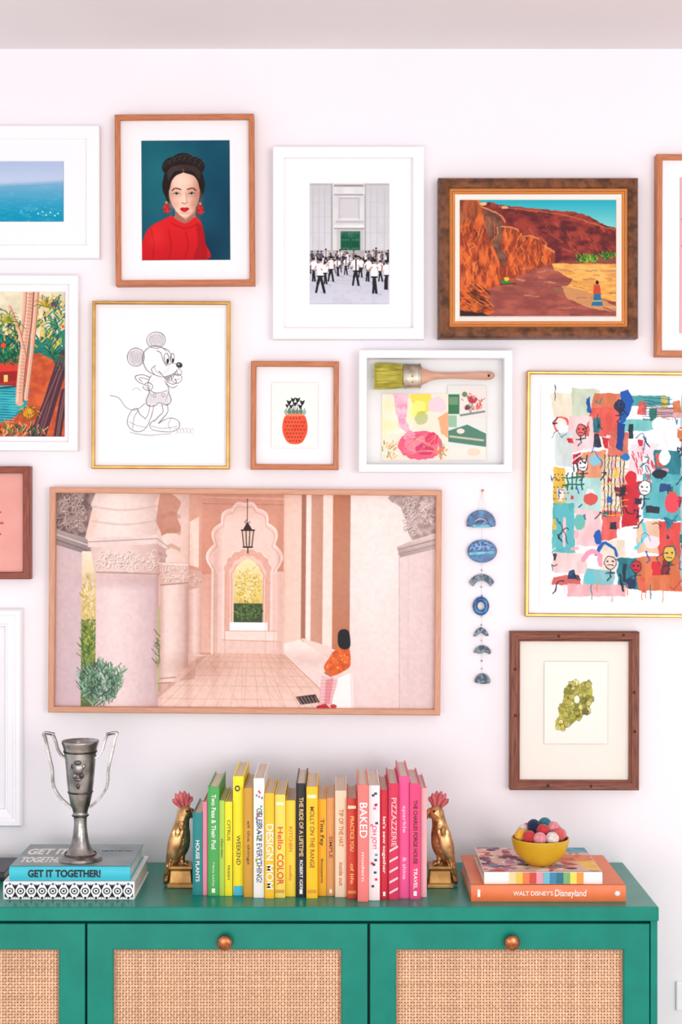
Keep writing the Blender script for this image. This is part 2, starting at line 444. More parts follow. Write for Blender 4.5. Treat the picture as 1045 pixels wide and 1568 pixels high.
for y_ in (310, 332, 356): c.rect(475, y_, 507, y_ + .8, (188, 188, 194), .7); c.rect(561, y_, 596, y_ + .8, (188, 188, 194), .7)
q = c.sl(475, 281, 596, 385); c.put(q, np.clip((fbm(c.X[q], c.Y[q], 16, 5) - .45) * 3, 0, 1), (188, 186, 188), .3)
c.rect(475, 383, 596, 402, (176, 172, 176))
c.rect(475, 402, 596, 465, G((192, 190, 200), (206, 208, 222), 402, 465))
for y in (406, 411, 416, 422, 429): c.line([(475, y), (596, y)], .8, (166, 164, 176), .6)
q = c.sl(475, 430, 596, 465); c.put(q, fbm(c.X[q], c.Y[q] * 2, 10, 2) > .58, (188, 188, 204), .4)
c.blur(1)
rq = random.Random(8)
def person(c, x, y, h, top=(236, 236, 239), leg=(34, 34, 42)):
    w = h * .09; sp = rq.uniform(.3, 1.8) * w; ln = rq.uniform(-.5, .5) * w; sk_ = rq.choice([(190, 142, 118), (160, 112, 90), (210, 164, 142)])
    c.line([(x + ln, y - h * .5), (x - sp * .6, y - h * .25), (x - sp, y)], w * 1.1, leg, w2=w * .6); c.line([(x + ln, y - h * .5), (x + sp, y)], w * 1.1, leg, w2=w * .6)
    c.poly([(x + ln - w, y - h * .46), (x + ln - w * 1.25, y - h * .8), (x + ln - w * .4, y - h * .85), (x + ln + w * .4, y - h * .85), (x + ln + w * 1.25, y - h * .8), (x + ln + w, y - h * .46)], top)
    for sg in (-1, 1):
        e_ = (x + ln + sg * w * rq.uniform(1.5, 2.3), y - h * rq.uniform(.58, .66)); h_ = (x + ln + sg * w * rq.uniform(.3, 2.4), y - h * rq.uniform(.45, .8))
        c.line([(x + ln + sg * w * 1.1, y - h * .78), e_], w * .6, top); c.line([e_, h_], w * .5, sk_)
    if rq.random() < .35: c.line([(x + ln, y - h * .84), (x + ln, y - h * .5)], w * .5, (40, 40, 50))
    c.line([(x + ln - w * .9, y - h * .46), (x + ln + w * .9, y - h * .46)], w * .5, (26, 26, 30))
    c.ell(x + ln, y - h * .925, w * .62, h * .065, sk_); c.ell(x + ln, y - h * .95, w * .68, h * .05, (40, 30, 30))
for i in range(32):
    person(c, 477 + i * 3.8 + rq.uniform(-2, 2), 409 + rq.uniform(-6, 10), rq.uniform(20, 28), rq.choice([(222, 222, 228)] * 3 + [(74, 84, 110), (52, 50, 58), (120, 110, 120)]), rq.choice([(40, 40, 48), (60, 62, 76), (110, 104, 104)]))
for x, y, h in ((481, 430, 36), (491, 447, 52), (499, 434, 34), (507, 430, 38), (518, 422, 28), (530, 420, 27), (545, 436, 46), (552, 424, 30), (563, 430, 36), (574, 448, 52), (583, 430, 32), (591, 442, 44)):
    c.line([(x, y), (x + 9, y + 3)], 1.6, (150, 148, 162), .5); person(c, x, y, h)
c.blur(1)
frame('crowd_photo_frame', (418, 224, 650, 519), 17, m_white, 0.032, art=c, window=(475, 281, 596, 465), tm=0.016)

# 4 desert ---------------------------------------------------------
c = Cv(705, 303, 945, 484, NZ((178, 84, 50), (140, 56, 40), 14, 2), res=1.5); c.warp = 1.5
c.poly([(725, 300), (946, 300), (946, 352), (920, 342), (900, 330), (880, 325), (850, 322), (820, 320), (790, 316), (760, 315), (740, 309), (733, 312)], G((30, 164, 186), (120, 204, 204), 303, 345))
c.poly([(740, 311), (790, 318), (850, 324), (880, 328), (905, 334), (925, 345), (946, 352), (946, 392), (900, 396), (850, 402), (820, 385), (770, 352)], NZ((156, 62, 52), (92, 38, 42), 12, 3, 1, 1.6), smooth=3)
for i in range(46):
    x = R.uniform(800, 944); y = R.uniform(340, 386); c.line([(x, y), (x + R.uniform(4, 14), y + R.uniform(4, 14))], 1.6, R.choice([(190, 80, 60), (80, 32, 38), (200, 98, 72), (120, 46, 54)]), .6)
c.line([(765, 316), (800, 321), (850, 327), (890, 336)], 2, (190, 100, 76), .8, smooth=4)
c.line([(890, 336), (922, 347), (944, 352)], 1.6, (196, 112, 84), .8, smooth=4)
c.poly([(705, 303), (733, 306), (742, 318), (760, 330), (770, 345), (795, 350), (800, 362), (822, 362), (832, 372), (850, 384), (850, 402), (820, 412), (795, 425), (772, 436), (748, 445), (705, 452)], NZ((220, 106, 52), (150, 62, 40), 12, 2, 1.8, .8, 3.5))
c.poly([(740, 318), (765, 330), (772, 348), (768, 372), (778, 398), (770, 410), (752, 370), (742, 345)], NZ((132, 90, 70), (98, 60, 52), 8, 4))
c.poly([(705, 303), (728, 306), (738, 318), (728, 340), (705, 345)], NZ((176, 92, 56), (120, 60, 42), 8, 4, 1.5, .5))
for i in range(110):
    x = R.uniform(706, 848); ytop = 318 + max(0, x - 735) * .45; y = R.uniform(ytop + 6, 425 - (x - 705) * .12)
    l = R.uniform(8, 30); c.line([(x, y), (x + R.uniform(-5, 5), y + l * .5), (x + R.uniform(-8, 6), y + l)], R.uniform(1.2, 3), R.choice([(230, 118, 54), (240, 144, 76), (104, 42, 32), (126, 50, 34), (196, 82, 44), (214, 102, 52), (70, 36, 36)]), .7, .6)
for pts in ([(738, 317), (752, 323), (768, 331), (774, 340)], [(768, 347), (782, 348), (794, 352)], [(802, 362), (814, 361), (826, 366)], [(834, 376), (842, 381), (848, 386)]):
    c.line(pts, 2.2, (222, 150, 98), .8, smooth=4)
c.ell(741, 312, 5, 2.5, (232, 182, 120)); c.ell(774, 318, 5, 2, (226, 170, 110))
c.poly([(748, 444), (772, 434), (800, 420), (838, 406), (850, 402), (900, 398), (946, 392), (946, 486), (705, 486), (705, 462), (735, 470), (752, 466)], NZ((170, 90, 76), (138, 70, 64), 14, 5, .8, 2))
c.poly([(846, 403), (880, 404), (946, 404), (946, 462), (925, 458), (900, 446), (868, 440), (878, 428), (850, 414)], NZ((244, 186, 100), (218, 152, 74), 10, 2, .6, 2))
c.poly([(860, 436), (900, 446), (930, 462), (946, 470), (946, 478), (900, 470), (868, 456)], (210, 154, 96), .8)
for i in range(44):
    x = R.uniform(790, 935); y = R.uniform(410, 476); c.line([(x, y), (x + R.uniform(8, 24), y + R.uniform(-2, 3))], R.uniform(1, 2.4), R.choice([(196, 122, 100), (120, 64, 70), (220, 164, 116), (170, 92, 66), (146, 98, 98)]), .55)
c.poly([(705, 446), (722, 440), (740, 452), (752, 470), (760, 478), (740, 484), (705, 484)], NZ((210, 98, 44), (100, 46, 34), 9, 3, 1, 1.5, 4))
for i in range(26):
    x = R.uniform(705, 745); y = R.uniform(432, 470); c.line([(x, y), (x + R.uniform(8, 16), y + R.uniform(5, 12))], 2, R.choice([(226, 110, 50), (76, 32, 28), (214, 140, 70), (60, 44, 40)]), .8, .6)
c.poly([(700, 474), (740, 480), (760, 486), (700, 486)], (54, 34, 34))
foliage(c, 900, 397, 18, 6, [(96, 160, 46), (50, 108, 40), (150, 190, 60), (30, 70, 36)], 120, 4, 2, 4); foliage(c, 932, 392, 12, 6, [(116, 170, 50), (50, 108, 40), (40, 80, 36)], 70, 4, 2, 5)
foliage(c, 856, 444, 8, 3, [(110, 120, 60), (150, 90, 70)], 30, 3, 1.4, 6)
c.ell(777, 432, 10, 3.5, (66, 120, 60)); c.ell(776, 427, 4, 3, (226, 190, 60)); c.ell(784, 429, 4, 3, (200, 70, 50)); c.line([(768, 436), (790, 434)], 1.2, (40, 30, 30))
c.poly([(911, 448), (920, 448), (924, 468), (906, 468)], (36, 110, 150)); c.poly([(910, 436), (919, 436), (921, 450), (909, 450)], (196, 70, 50)); c.ell(915, 432.5, 2.6, 3, (40, 26, 26))
c.line([(908, 460), (922, 460)], 1.4, (220, 180, 90)); c.line([(925, 470), (945, 478)], 2, (120, 70, 70), .7)
c.blur(1)
frame('desert_painting_frame', (672, 270, 980, 517), 33, [m_dkw, m_gline, m_matc], 0.045, art=c, artmat=m_paintv, tm=0.026,
      prof=[(0, 0), (0, .03), (3, .042), (9, .045), (16, .040), (17, .036), (19, .038), (21, .036), (22, .036), (24, .037), (26, .034), (33, .0285), (33.5, .0255)],
      pm=[0, 0, 0, 0, 0, 1, 1, 0, 1, 1, 2, 2])

# 5 right-edge frame --------------------------------------------------
c = Cv(1042, 272, 1180, 510, (226, 176, 180)); c.warp = 2
foliage(c, 1110, 390, 60, 100, [(200, 90, 100), (236, 200, 196), (90, 130, 110)], 120, 20, 4, 3)
frame('pink_print_frame', (1006, 236, 1216, 546), 9, m_tan, 0.026, art=c, window=(1042, 272, 1180, 510), rot=0.2)

# 6 jungle -----------------------------------------------------------
c = Cv(-62, 447, 99, 668, NZ((44, 140, 128), (30, 104, 92), 20, 3), res=1.5)
c.poly([(-62, 447), (99, 447), (99, 505), (60, 520), (0, 512), (-62, 530)], NZ((236, 226, 200), (214, 204, 172), 14, 4))
r6 = random.Random(4)
def frond(cx, cy, L, a0, a1, n, cols, w=2.4, droop=.35):
    for i in range(n):
        a = a0 + (a1 - a0) * i / (n - 1); l = L * r6.uniform(.75, 1.1)
        c.line([(cx, cy), (cx + l * .6 * math.cos(a), cy + l * .6 * math.sin(a)), (cx + l * math.cos(a), cy + l * math.sin(a) + droop * l)], w, r6.choice(cols), 1, .5, smooth=4)
gr = [(60, 120, 50), (120, 150, 50), (30, 84, 60), (170, 170, 60)]
foliage(c, -10, 520, 50, 30, [(30, 96, 84), (60, 130, 70), (196, 170, 60), (20, 70, 70)], 200, 12, 3, 3)
foliage(c, 75, 500, 30, 40, [(216, 176, 64), (60, 120, 60), (30, 84, 84), (232, 196, 84), (40, 130, 120)], 130, 14, 3, 8)
c.poly([(-62, 560), (60, 540), (99, 560), (99, 668), (-62, 668)], NZ((214, 102, 56), (184, 76, 48), 9, 2))
c.poly([(-62, 590), (10, 588), (46, 598), (40, 625), (20, 640), (-62, 668)], NZ((40, 170, 178), (20, 130, 150), 10, 2, .6, 2))
for i in range(14):
    y = 592 + i * 4; c.line([(-60, y + 6), (-10 + r6.uniform(-10, 10), y), (34 - i, y + 2)], 1, (120, 206, 206), .8)
c.poly([(-6, 562), (22, 556), (30, 576), (24, 590), (-6, 590)], (150, 40, 40)); c.poly([(-10, 570), (8, 546), (30, 562), (26, 568)], (216, 62, 48)); c.rect(6, 574, 12, 588, (240, 200, 110))
c.line([(-20, 590), (40, 583)], 4, (176, 50, 40)); c.line([(-20, 596), (44, 590)], 2, (60, 30, 40))
foliage(c, 16, 550, 22, 10, [(20, 94, 66), (40, 130, 76), (10, 70, 56)], 110, 8, 2.4, 11)
for pts, w in (([(46, 447), (42, 500), (34, 560), (30, 615)], 13), ([(56, 447), (52, 500), (46, 560), (40, 610)], 7), ([(30, 520), (36, 480), (38, 447)], 6), ([(14, 470), (28, 505), (38, 545)], 5)):
    c.line(pts, w, (222, 168, 142), smooth=6); c.line([(x - w * .28, y) for x, y in pts], w * .22, (240, 200, 176), smooth=6); c.line([(x + w * .4, y) for x, y in pts], w * .14, (136, 80, 70), smooth=6)
for i in range(30):
    y = 450 + i * 5.2; x = 46 - (y - 447) * .09; c.line([(x - 5, y), (x + 4, y + 1.4)], .7, (170, 114, 96), .8)
for pts, w in (([(99, 545), (84, 590), (72, 630), (60, 668)], 20), ([(92, 560), (76, 600), (56, 650), (46, 668)], 8), ([(99, 600), (92, 640), (88, 668)], 12)):
    c.line(pts, w, (86, 54, 66), smooth=6)
    for k in range(4): c.line([(x + w * (k - 1.5) * .22, y) for x, y in pts], 1, r6.choice([(150, 100, 104), (50, 30, 44), (176, 120, 100)]), .8, smooth=6)
frond(70, 470, 30, -2.9, .2, 9, [(216, 170, 50), (190, 130, 40), (120, 130, 50)]); frond(12, 492, 26, -3.6, .5, 12, [(206, 170, 40), (150, 150, 40), (90, 120, 40)])
frond(80, 545, 28, -3.0, 1.2, 14, [(20, 84, 74), (30, 110, 84), (60, 130, 60)]); frond(-20, 480, 34, -3.2, .4, 12, gr); frond(88, 500, 24, 2, 4.4, 9, [(20, 96, 96), (60, 140, 90)])
frond(14, 660, 22, -2.9, -.2, 12, [(226, 150, 50), (206, 96, 40), (90, 130, 50)], droop=.1); frond(44, 632, 20, -3.2, 0, 12, [(176, 90, 30), (220, 150, 40), (80, 90, 30)]); frond(-30, 640, 28, -3.0, -.2, 12, gr)
c.ell(46, 634, 12, 10, (150, 80, 30)); c.ell(44, 632, 9, 7, (206, 140, 40)); foliage(c, 44, 634, 9, 8, [(90, 60, 20), (226, 180, 60)], 24, 6, 1.2, 3)
c.ell(96, 500, 2.5, 2.5, (226, 90, 40)); c.ell(5, 529, 4, 4, (226, 80, 40)); c.ell(82, 466, 5, 4, (70, 60, 120), .8)
foliage(c, 30, 662, 40, 10, [(206, 90, 50), (30, 110, 90), (240, 180, 110), (30, 60, 60)], 110, 10, 2, 9)
frame('jungle_print_frame', (-96, 421, 119, 690), 14, m_white, 0.03, art=c, window=(-62, 447, 99, 668), tm=0.018, rot=0.2)

# 7 cartoon mouse sketch -------------------------------------------------
c = Cv(150, 471, 344, 709, (243, 240, 243), res=1.9)
rp = random.Random(5)
def sk(pts, w=.85, a=.72, n=2, col=(92, 88, 94), j=.4, closed=False):
    for _ in range(n):
        q = [(x + rp.uniform(-j, j), y + rp.uniform(-j, j)) for x, y in pts]
        q = cat(q, 6, closed)
        if closed: q.append(q[0])
        c.line(q, w * rp.uniform(.8, 1.15), col, a)
def ring(cx, cy, rx, ry, rot=0, **k):
    sk([(cx + rx * math.cos(t) * math.cos(rot) - ry * math.sin(t) * math.sin(rot), cy + rx * math.cos(t) * math.sin(rot) + ry * math.sin(t) * math.cos(rot)) for t in [i * math.pi / 4 for i in range(8)]], closed=True, **k)
c.ell(208, 547, 12, 13, (206, 203, 207), .55); c.ell(239, 521, 13.5, 11.5, (206, 203, 207), .55)
ring(208, 547, 13, 14); ring(209, 548, 10, 11, n=1, a=.35); ring(239, 521, 14.5, 12.5); ring(240, 522, 11, 9, n=1, a=.35)
for k in range(14):
    c.line([(199 + k * 1.3, 540 + rp.uniform(-2, 2)), (203 + k * 1.1, 556 + rp.uniform(-2, 2))], .6, (130, 126, 130), .45)
    c.line([(229 + k * 1.5, 514 + rp.uniform(-2, 2)), (231 + k * 1.4, 527 + rp.uniform(-2, 2))], .6, (130, 126, 130), .45)
sk([(221, 560), (218, 548), (222, 537), (232, 530), (245, 531), (254, 537)]); sk([(221, 560), (226, 568), (236, 574)])
ring(240, 553, 21, 22, n=1, a=.25)
sk([(248, 533), (256, 536), (262, 544), (261, 552)]); sk([(240, 537), (246, 541), (250, 552), (254, 559)])
ring(255, 549, 3.6, 8, -.1); ring(264, 548, 3, 7, .05); c.ell(256.5, 553, 1.8, 4, (50, 46, 50)); c.ell(264.5, 552, 1.6, 3.6, (50, 46, 50))
c.ell(274.5, 559, 4.6, 3.6, (60, 56, 60), rot=.3); c.ell(273.5, 558, 1.5, 1, (220, 220, 220)); ring(274.5, 559, 5, 4, .3, n=1)
sk([(254, 560), (262, 556), (270, 557)]); sk([(238, 560), (232, 566), (238, 574), (250, 577), (264, 573), (272, 566)]); sk([(243, 568), (250, 576), (258, 583), (265, 578), (267, 571)]); c.poly([(250, 577), (264, 573), (259, 582), (254, 582)], (130, 126, 130), .7)
sk([(236, 562), (240, 570), (247, 571)], n=1); sk([(272, 563), (278, 570), (274, 575), (266, 573)])
sk([(232, 575), (227, 585), (228, 598), (233, 607)]); sk([(252, 583), (258, 592), (258, 602), (254, 610)]); ring(243, 600, 15, 21, n=1, a=.25)
c.poly([(229, 600), (224, 614), (228, 622), (238, 621), (244, 617), (256, 620), (262, 613), (258, 600), (240, 603)], (214, 211, 215), .6)
sk([(228, 597), (240, 602), (256, 598)]); sk([(229, 600), (224, 614), (228, 622), (238, 621), (244, 617), (256, 620), (262, 613), (258, 600)]); ring(237, 606, 2, 3, n=1); ring(250, 605, 2, 3, n=1)
for k in range(12): c.line([(228 + k * 2.6, 603), (226 + k * 2.8, 617)], .6, (140, 136, 140), .4)
sk([(229, 578), (218, 574), (207, 577), (212, 585), (224, 590)]); sk([(228, 582), (218, 579), (213, 580), (218, 585)])
sk([(222, 588), (228, 586), (234, 591), (230, 598), (221, 596), (219, 591)]); sk([(223, 591), (231, 592)], n=1); sk([(223, 594), (230, 595)], n=1)
sk([(203, 598), (209, 594), (216, 599)], n=1, a=.5)
sk([(255, 584), (264, 588), (270, 586), (268, 580)]); sk([(254, 588), (264, 594), (272, 590)])
sk([(262, 577), (268, 573), (276, 574), (278, 581), (272, 587), (264, 584), (262, 577)]); sk([(268, 574), (270, 568), (273, 574)]); sk([(266, 582), (275, 580)], n=1)
sk([(230, 620), (227, 634), (222, 642)]); sk([(236, 621), (233, 634), (229, 645)]); sk([(248, 620), (250, 630), (243, 638), (236, 645)]); sk([(256, 619), (257, 630), (250, 640), (243, 648)])
sk([(222, 640), (214, 634), (211, 626), (203, 628), (196, 640), (197, 652), (206, 660), (218, 660), (226, 652), (229, 645)]); sk([(212, 628), (206, 640), (204, 656)], n=1); sk([(198, 646), (210, 652), (224, 654)], n=1)
sk([(236, 643), (230, 650), (234, 658), (250, 661), (266, 660), (275, 653), (273, 644), (262, 640), (252, 643), (243, 648)]); sk([(232, 652), (248, 656), (272, 653)], n=1); sk([(262, 641), (258, 650), (262, 659)], n=1)
sk([(222, 618), (208, 628), (194, 624), (182, 610), (169, 606)])
sk([(200, 662), (226, 666), (262, 664)], n=2, a=.35); sk([(206, 664), (236, 668)], n=1, a=.3)
for k in range(6): sk([(266 + k * 5, 660 + rp.uniform(-3, 3)), (270 + k * 5, 655), (272 + k * 5, 662)], w=.6, a=.5, n=1)
sk([(268, 664), (284, 661), (298, 665)], w=.6, a=.4, n=1)
frame('cartoon_mouse_sketch_frame', (140.5, 461, 352, 718), 5, m_gold, 0.024, matm=m_mat, art=c, rot=.25, tm=0.018)

# 8 pineapple print --------------------------------------------------
c = Cv(416, 586, 487, 686, (243, 238, 234), res=2.2)
for x, y, s in ((443, 616, 1), (449, 612, .9), (456, 612, 1), (463, 616, 1), (440, 621, .7), (452, 618, .9), (460, 622, .9), (446, 622, .8)):
    c.line([(x, y), (452 + (x - 452) * .6, 636)], .8, (60, 80, 60)); c.poly([(x - 3.6 * s, y - 3.4 * s), (x, y - 1.6 * s), (x + 3.6 * s, y - 3.4 * s), (x + 2.6 * s, y + 1.5 * s), (x, y + 4.4 * s), (x - 2.6 * s, y + 1.5 * s)], (44, 46, 48), smooth=3)
for x in (438, 443, 449, 455, 461, 466): c.poly([(x, 637), (x - 3, 630), (x + 1, 624), (x + 3, 632)], (90, 130, 110) if x % 2 else (150, 180, 160))
c.poly([(438, 636), (452, 633), (466, 636), (471, 650), (470, 664), (463, 677), (452, 680), (441, 677), (434, 664), (433, 650)], NZ((238, 92, 62), (228, 76, 50), 10, 2), smooth=6)
c.rect(438, 634, 466, 637, (240, 140, 100))
for k in range(-6, 7):
    c.line([(452 + k * 6.5 - 10, 637), (452 + k * 6.5 + 10, 680)], .5, (206, 60, 40), .0)
for i in range(7):
    for j in range(8):
        x = 435.5 + j * 4.7 + (i % 2) * 2.35; y = 641 + i * 5.7
        if ((x - 452) / 17) ** 2 + ((y - 657) / 21) ** 2 < .95: c.line([(x - 1, y - 1), (x, y + .6), (x + 1, y - 1)], .8, (84, 30, 30))
e8 = frame('pineapple_print_frame', (384, 553, 519, 719), 8, m_tan, 0.028, matm=m_mat, art=None, rot=.3, tm=0.016)
c.to_mesh('artwork', wallmap(0.0166), m_art, e8)

# 9 shadow box ---------------------------------------------------------------
e9 = frame('shadow_box_frame', (550, 536, 785, 723), 12, m_white, 0.045, matm=mat('shadow_box_backing', (232, 233, 232), .6), tm=0.012, rot=0.1)
c = Cv(585, 603, 687, 705, (238, 226, 206), res=1.5); c.warp = 2
c.poly([(585, 603), (640, 603), (630, 660), (585, 670)], NZ((242, 230, 176), (242, 234, 220), 14, 2))
c.poly([(602, 603), (626, 603), (622, 640), (632, 668), (612, 655)], NZ((240, 156, 186), (246, 200, 212), 8, 3))
c.poly([(626, 605), (660, 603), (664, 625), (640, 640)], (242, 218, 90)); c.ell(640, 626, 10, 14, (246, 236, 130), .9, rot=.5); c.ell(670, 620, 14, 12, (246, 206, 214))
c.ell(645, 640, 10, 10, (160, 178, 100), .6); c.poly([(670, 640), (687, 630), (687, 672), (676, 664)], (246, 170, 130))
c.ell(645, 682, 34, 22, (232, 98, 128)); c.ell(640, 680, 20, 12, (240, 134, 154)); c.ell(650, 688, 14, 9, (200, 56, 96), .8); c.ell(628, 668, 9, 8, (238, 150, 170)); c.ell(662, 672, 11, 9, (216, 66, 106))
for k in range(20): c.line([(615 + R.uniform(0, 60), 664 + R.uniform(0, 34)), (615 + R.uniform(0, 60), 664 + R.uniform(0, 34))], 1.4, R.choice([(250, 190, 200), (190, 40, 80), (244, 214, 100)]), .35)
foliage(c, 597, 690, 12, 14, [(220, 190, 110), (140, 160, 90), (236, 160, 140), (246, 240, 220)], 50, 7, 2.4, 3)
foliage(c, 678, 694, 10, 10, [(90, 170, 120), (240, 230, 210), (230, 130, 90)], 40, 7, 2.4, 6)
c.blur(1)
c.to_mesh('abstract_painting_card', wallmap(0.0135), m_paintv, e9)
a, b = P(585, 705, 0.0125), P(687, 603, 0.0125)
box('painting_card_board', (a.x, -0.013, a.z), (b.x, -0.010, b.z), m_matc, e9)
c = Cv(686, 590, 745, 704, (222, 226, 220), res=1.5)
c.rect(686, 604, 704, 634, (60, 120, 84)); c.rect(688, 608, 702, 620, (110, 150, 110)); c.rect(686, 636, 700, 654, (150, 190, 160)); c.rect(704, 594, 745, 640, (230, 220, 214))
c.ell(724, 612, 7, 6, (190, 60, 70)); c.ell(734, 622, 5, 5, (220, 110, 100)); c.ell(712, 604, 4, 4, (96, 140, 90)); c.ell(716, 624, 5, 4, (110, 60, 60)); c.line([(706, 636), (742, 630)], 3, (110, 140, 130))
c.poly([(686, 660), (716, 650), (745, 664), (745, 684), (686, 676)], (82, 130, 110)); c.line([(690, 668), (740, 674)], 3, (200, 190, 170)); c.ell(706, 660, 6, 4, (230, 220, 210)); c.rect(686, 684, 745, 704, (236, 228, 216)); c.ell(726, 692, 10, 6, (240, 200, 176), .6)
foliage(c, 724, 618, 16, 14, [(200, 80, 80), (90, 120, 100), (240, 230, 225)], 40, 6, 1.6, 4)
c.blur(2)
c.to_mesh('photo_collage_card', wallmap(0.0128), m_art, e9)
def pp(px, py, d): v = P(px, py, d); return (v.x, v.y, v.z)
u = 1 / 736.0
m_bris = mat('olive_bristles', (206, 194, 76), .7, c2=(136, 130, 50), sc=30, stretch=(1, 1, 14), bump=.8, con=(.3, .7))
m_ferr = mat('steel_ferrule', (206, 196, 180), .3, 1, c2=(150, 138, 120), sc=40)
m_hand = mat('brush_handle_wood', (212, 164, 142), .35, c2=(194, 142, 120), sc=8, stretch=(2, 1, 14))
y9 = 0.028
loft('brush_bristles', [pp(574, 576, y9) + (20 * u, .004), pp(580, 576, y9) + (20.5 * u, .008), pp(600, 576, y9) + (20 * u, .010), pp(619, 576, y9) + (18 * u, .010)], m_bris, e9, seg=24)
for k in range(40):
    py = 557 + k; p1 = pp(573 + R.uniform(-2, 2), py, y9 + .006); p2 = pp(617, 576 + (py - 576) * .9, y9 + .0105)
    tube('bristle_%d' % k, [p1, p2], .0006, m_bris, e9, bevres=1)
loft('brush_ferrule', [pp(617, 576, y9) + (18.5 * u, .0115), pp(632, 576, y9) + (18.5 * u, .012), pp(645, 576, y9) + (18 * u, .0115)], m_ferr, e9, seg=24)
for px in (620, 641): loft('ferrule_band', [pp(px, 576, y9) + (19.3 * u, .0125), pp(px + 3, 576, y9) + (19.3 * u, .0125)], m_ferr, e9, seg=24, n=2)
for dy in (-9, 0, 9):
    p = P(632, 576 + dy, y9 + .0125); lathe('ferrule_rivet', [(0.0001, .001), (.0016, .0006), (.002, -.001)], p, m_ferr, e9, 12, 'Y')
loft('brush_handle', [pp(643, 576, y9) + (15 * u, .010), pp(652, 576, y9) + (11 * u, .009), pp(664, 575.5, y9) + (6.5 * u, .008), pp(690, 575, y9) + (5 * u, .007), pp(720, 575, y9) + (5.8 * u, .007), pp(742, 575, y9) + (6.6 * u, .007), pp(754, 575, y9) + (5.6 * u, .006), pp(758, 575, y9) + (1.5 * u, .002)], m_hand, e9, seg=20)
p = P(749, 575, y9 + .0068); lathe('brush_hang_hole', [(0.0001, .0004), (.0028, .0004), (.003, -.001)], p, mat('hole_dark', (70, 50, 44), .8), e9, 16, 'Y')
p0 = P(640, 560, .012); box('brush_mount', (p0.x, -.022, p0.z - .018), (p0.x + .01, -.011, p0.z - .008), m_white, e9)

# 10 abstract ------------------------------------------------------------
c = Cv(828, 590, 1120, 930, (243, 239, 242), res=1.4); c.warp = 2.2; c.wsc = 9
ra = random.Random(21)
T = (84, 176, 184); T2 = (24, 118, 134); Cc = (222, 88, 78); Rd = (206, 26, 44); Pk = (236, 176, 182); Bl = (14, 84, 168); Or = (206, 116, 66); Mu = (226, 186, 70); Wh = (243, 239, 240); Gy = (176, 184, 192); Cr = (232, 218, 198)
B = [(845, 602, 885, 640, (236, 226, 204)), (873, 598, 915, 640, (200, 212, 190)), (905, 602, 948, 630, (214, 120, 84)), (965, 604, 1030, 624, (70, 160, 160)), (1000, 628, 1045, 640, (216, 160, 160)), (905, 626, 945, 668, Cc), (870, 640, 908, 690, (240, 206, 208)), (850, 664, 876, 716, (206, 218, 216)), (948, 640, 1002, 660, (110, 190, 190)), (930, 662, 960, 698, (206, 110, 90)), (964, 680, 1008, 728, (236, 214, 222)), (1005, 690, 1060, 735, T2), (882, 692, 928, 735, (226, 150, 110)), (845, 718, 868, 776, Mu), (868, 735, 922, 786, (170, 214, 210)), (922, 700, 962, 790, (226, 214, 196)), (955, 740, 982, 805, (190, 20, 40)), (985, 728, 1045, 796, T), (845, 775, 880, 850, (86, 180, 182)), (880, 782, 922, 836, (240, 196, 200)), (922, 785, 950, 826, (222, 90, 84)), (948, 808, 985, 850, Wh), (975, 796, 1008, 846, (232, 190, 160)), (1008, 800, 1060, 866, (216, 66, 60)), (850, 848, 900, 876, (236, 206, 204)), (918, 828, 960, 876, Cr), (945, 852, 988, 902, T2), (978, 850, 1060, 905, (214, 112, 66)), (845, 880, 890, 898, (206, 96, 90)), (895, 872, 945, 902, (130, 190, 196)), (870, 897, 960, 912, Pk), (1045, 600, 1110, 900, (170, 196, 196)), (1060, 640, 1100, 720, Cc), (1050, 760, 1100, 840, Bl)]
for x0, y0, x1, y1, col in B:
    c2 = tuple(max(0, v - 18) for v in col); j = lambda: ra.uniform(-4, 4)
    c.poly([(x0 + j(), y0 + j()), (x1 + j(), y0 + j()), (x1 + j(), y1 + j()), (x0 + j(), y1 + j())], NZ(col, c2, 9, ra.randrange(8), 1, .4), .95)
for k in range(64):
    x = ra.uniform(846, 1100); y = ra.uniform(602, 895); w = ra.uniform(4, 13); h = ra.uniform(5, 24)
    col = ra.choice([T, T2, Cc, Rd, Pk, Bl, Or, Mu, Wh, Wh, Wh, (20, 60, 110), (30, 120, 96), (30, 34, 56), (120, 26, 50)])
    c.poly([(x, y), (x + w, y + ra.uniform(-4, 4)), (x + w + ra.uniform(-4, 4), y + h), (x + ra.uniform(-3, 3), y + h)], NZ(col, tuple(max(0, v - 20) for v in col), 6, 3), .9)
dark = (24, 30, 50)
for rr, col in ((13, Cc), (8, Cr)): c.line([(859 + rr * math.cos(t) * .8, 652 + rr * math.sin(t)) for t in [(-4.0 + .4 * i) for i in range(11)]], 3, col)
for i in range(4):
    for j2 in range(5): c.ell(850 + i * 6 + (j2 % 2) * 2, 728 + j2 * 9, 1.3, 1.3, (120, 84, 60))
c.poly([(852, 780), (870, 772), (878, 800), (874, 840), (856, 842)], T); c.line([(865, 795), (865, 836)], 5, (230, 190, 190)); c.line([(858, 800), (872, 832)], 1.4, dark, .7)
for x in (870, 877, 884, 891): c.line([(x, 725), (x + ra.uniform(-2, 2), 750)], 2.2, (10, 100, 80))
c.line([(862, 733), (896, 731)], 2.2, (10, 100, 80)); c.line([(864, 744), (895, 742)], 2.2, (10, 100, 80))
for x in range(926, 962, 6): c.line([(x, 698), (x + ra.uniform(-2, 2), 790)], 1.5, dark, .9)
for y in range(705, 790, 12): c.line([(922, y), (962, y + ra.uniform(-3, 3))], 1.5, (226, 166, 40) if y % 24 else dark, .9)
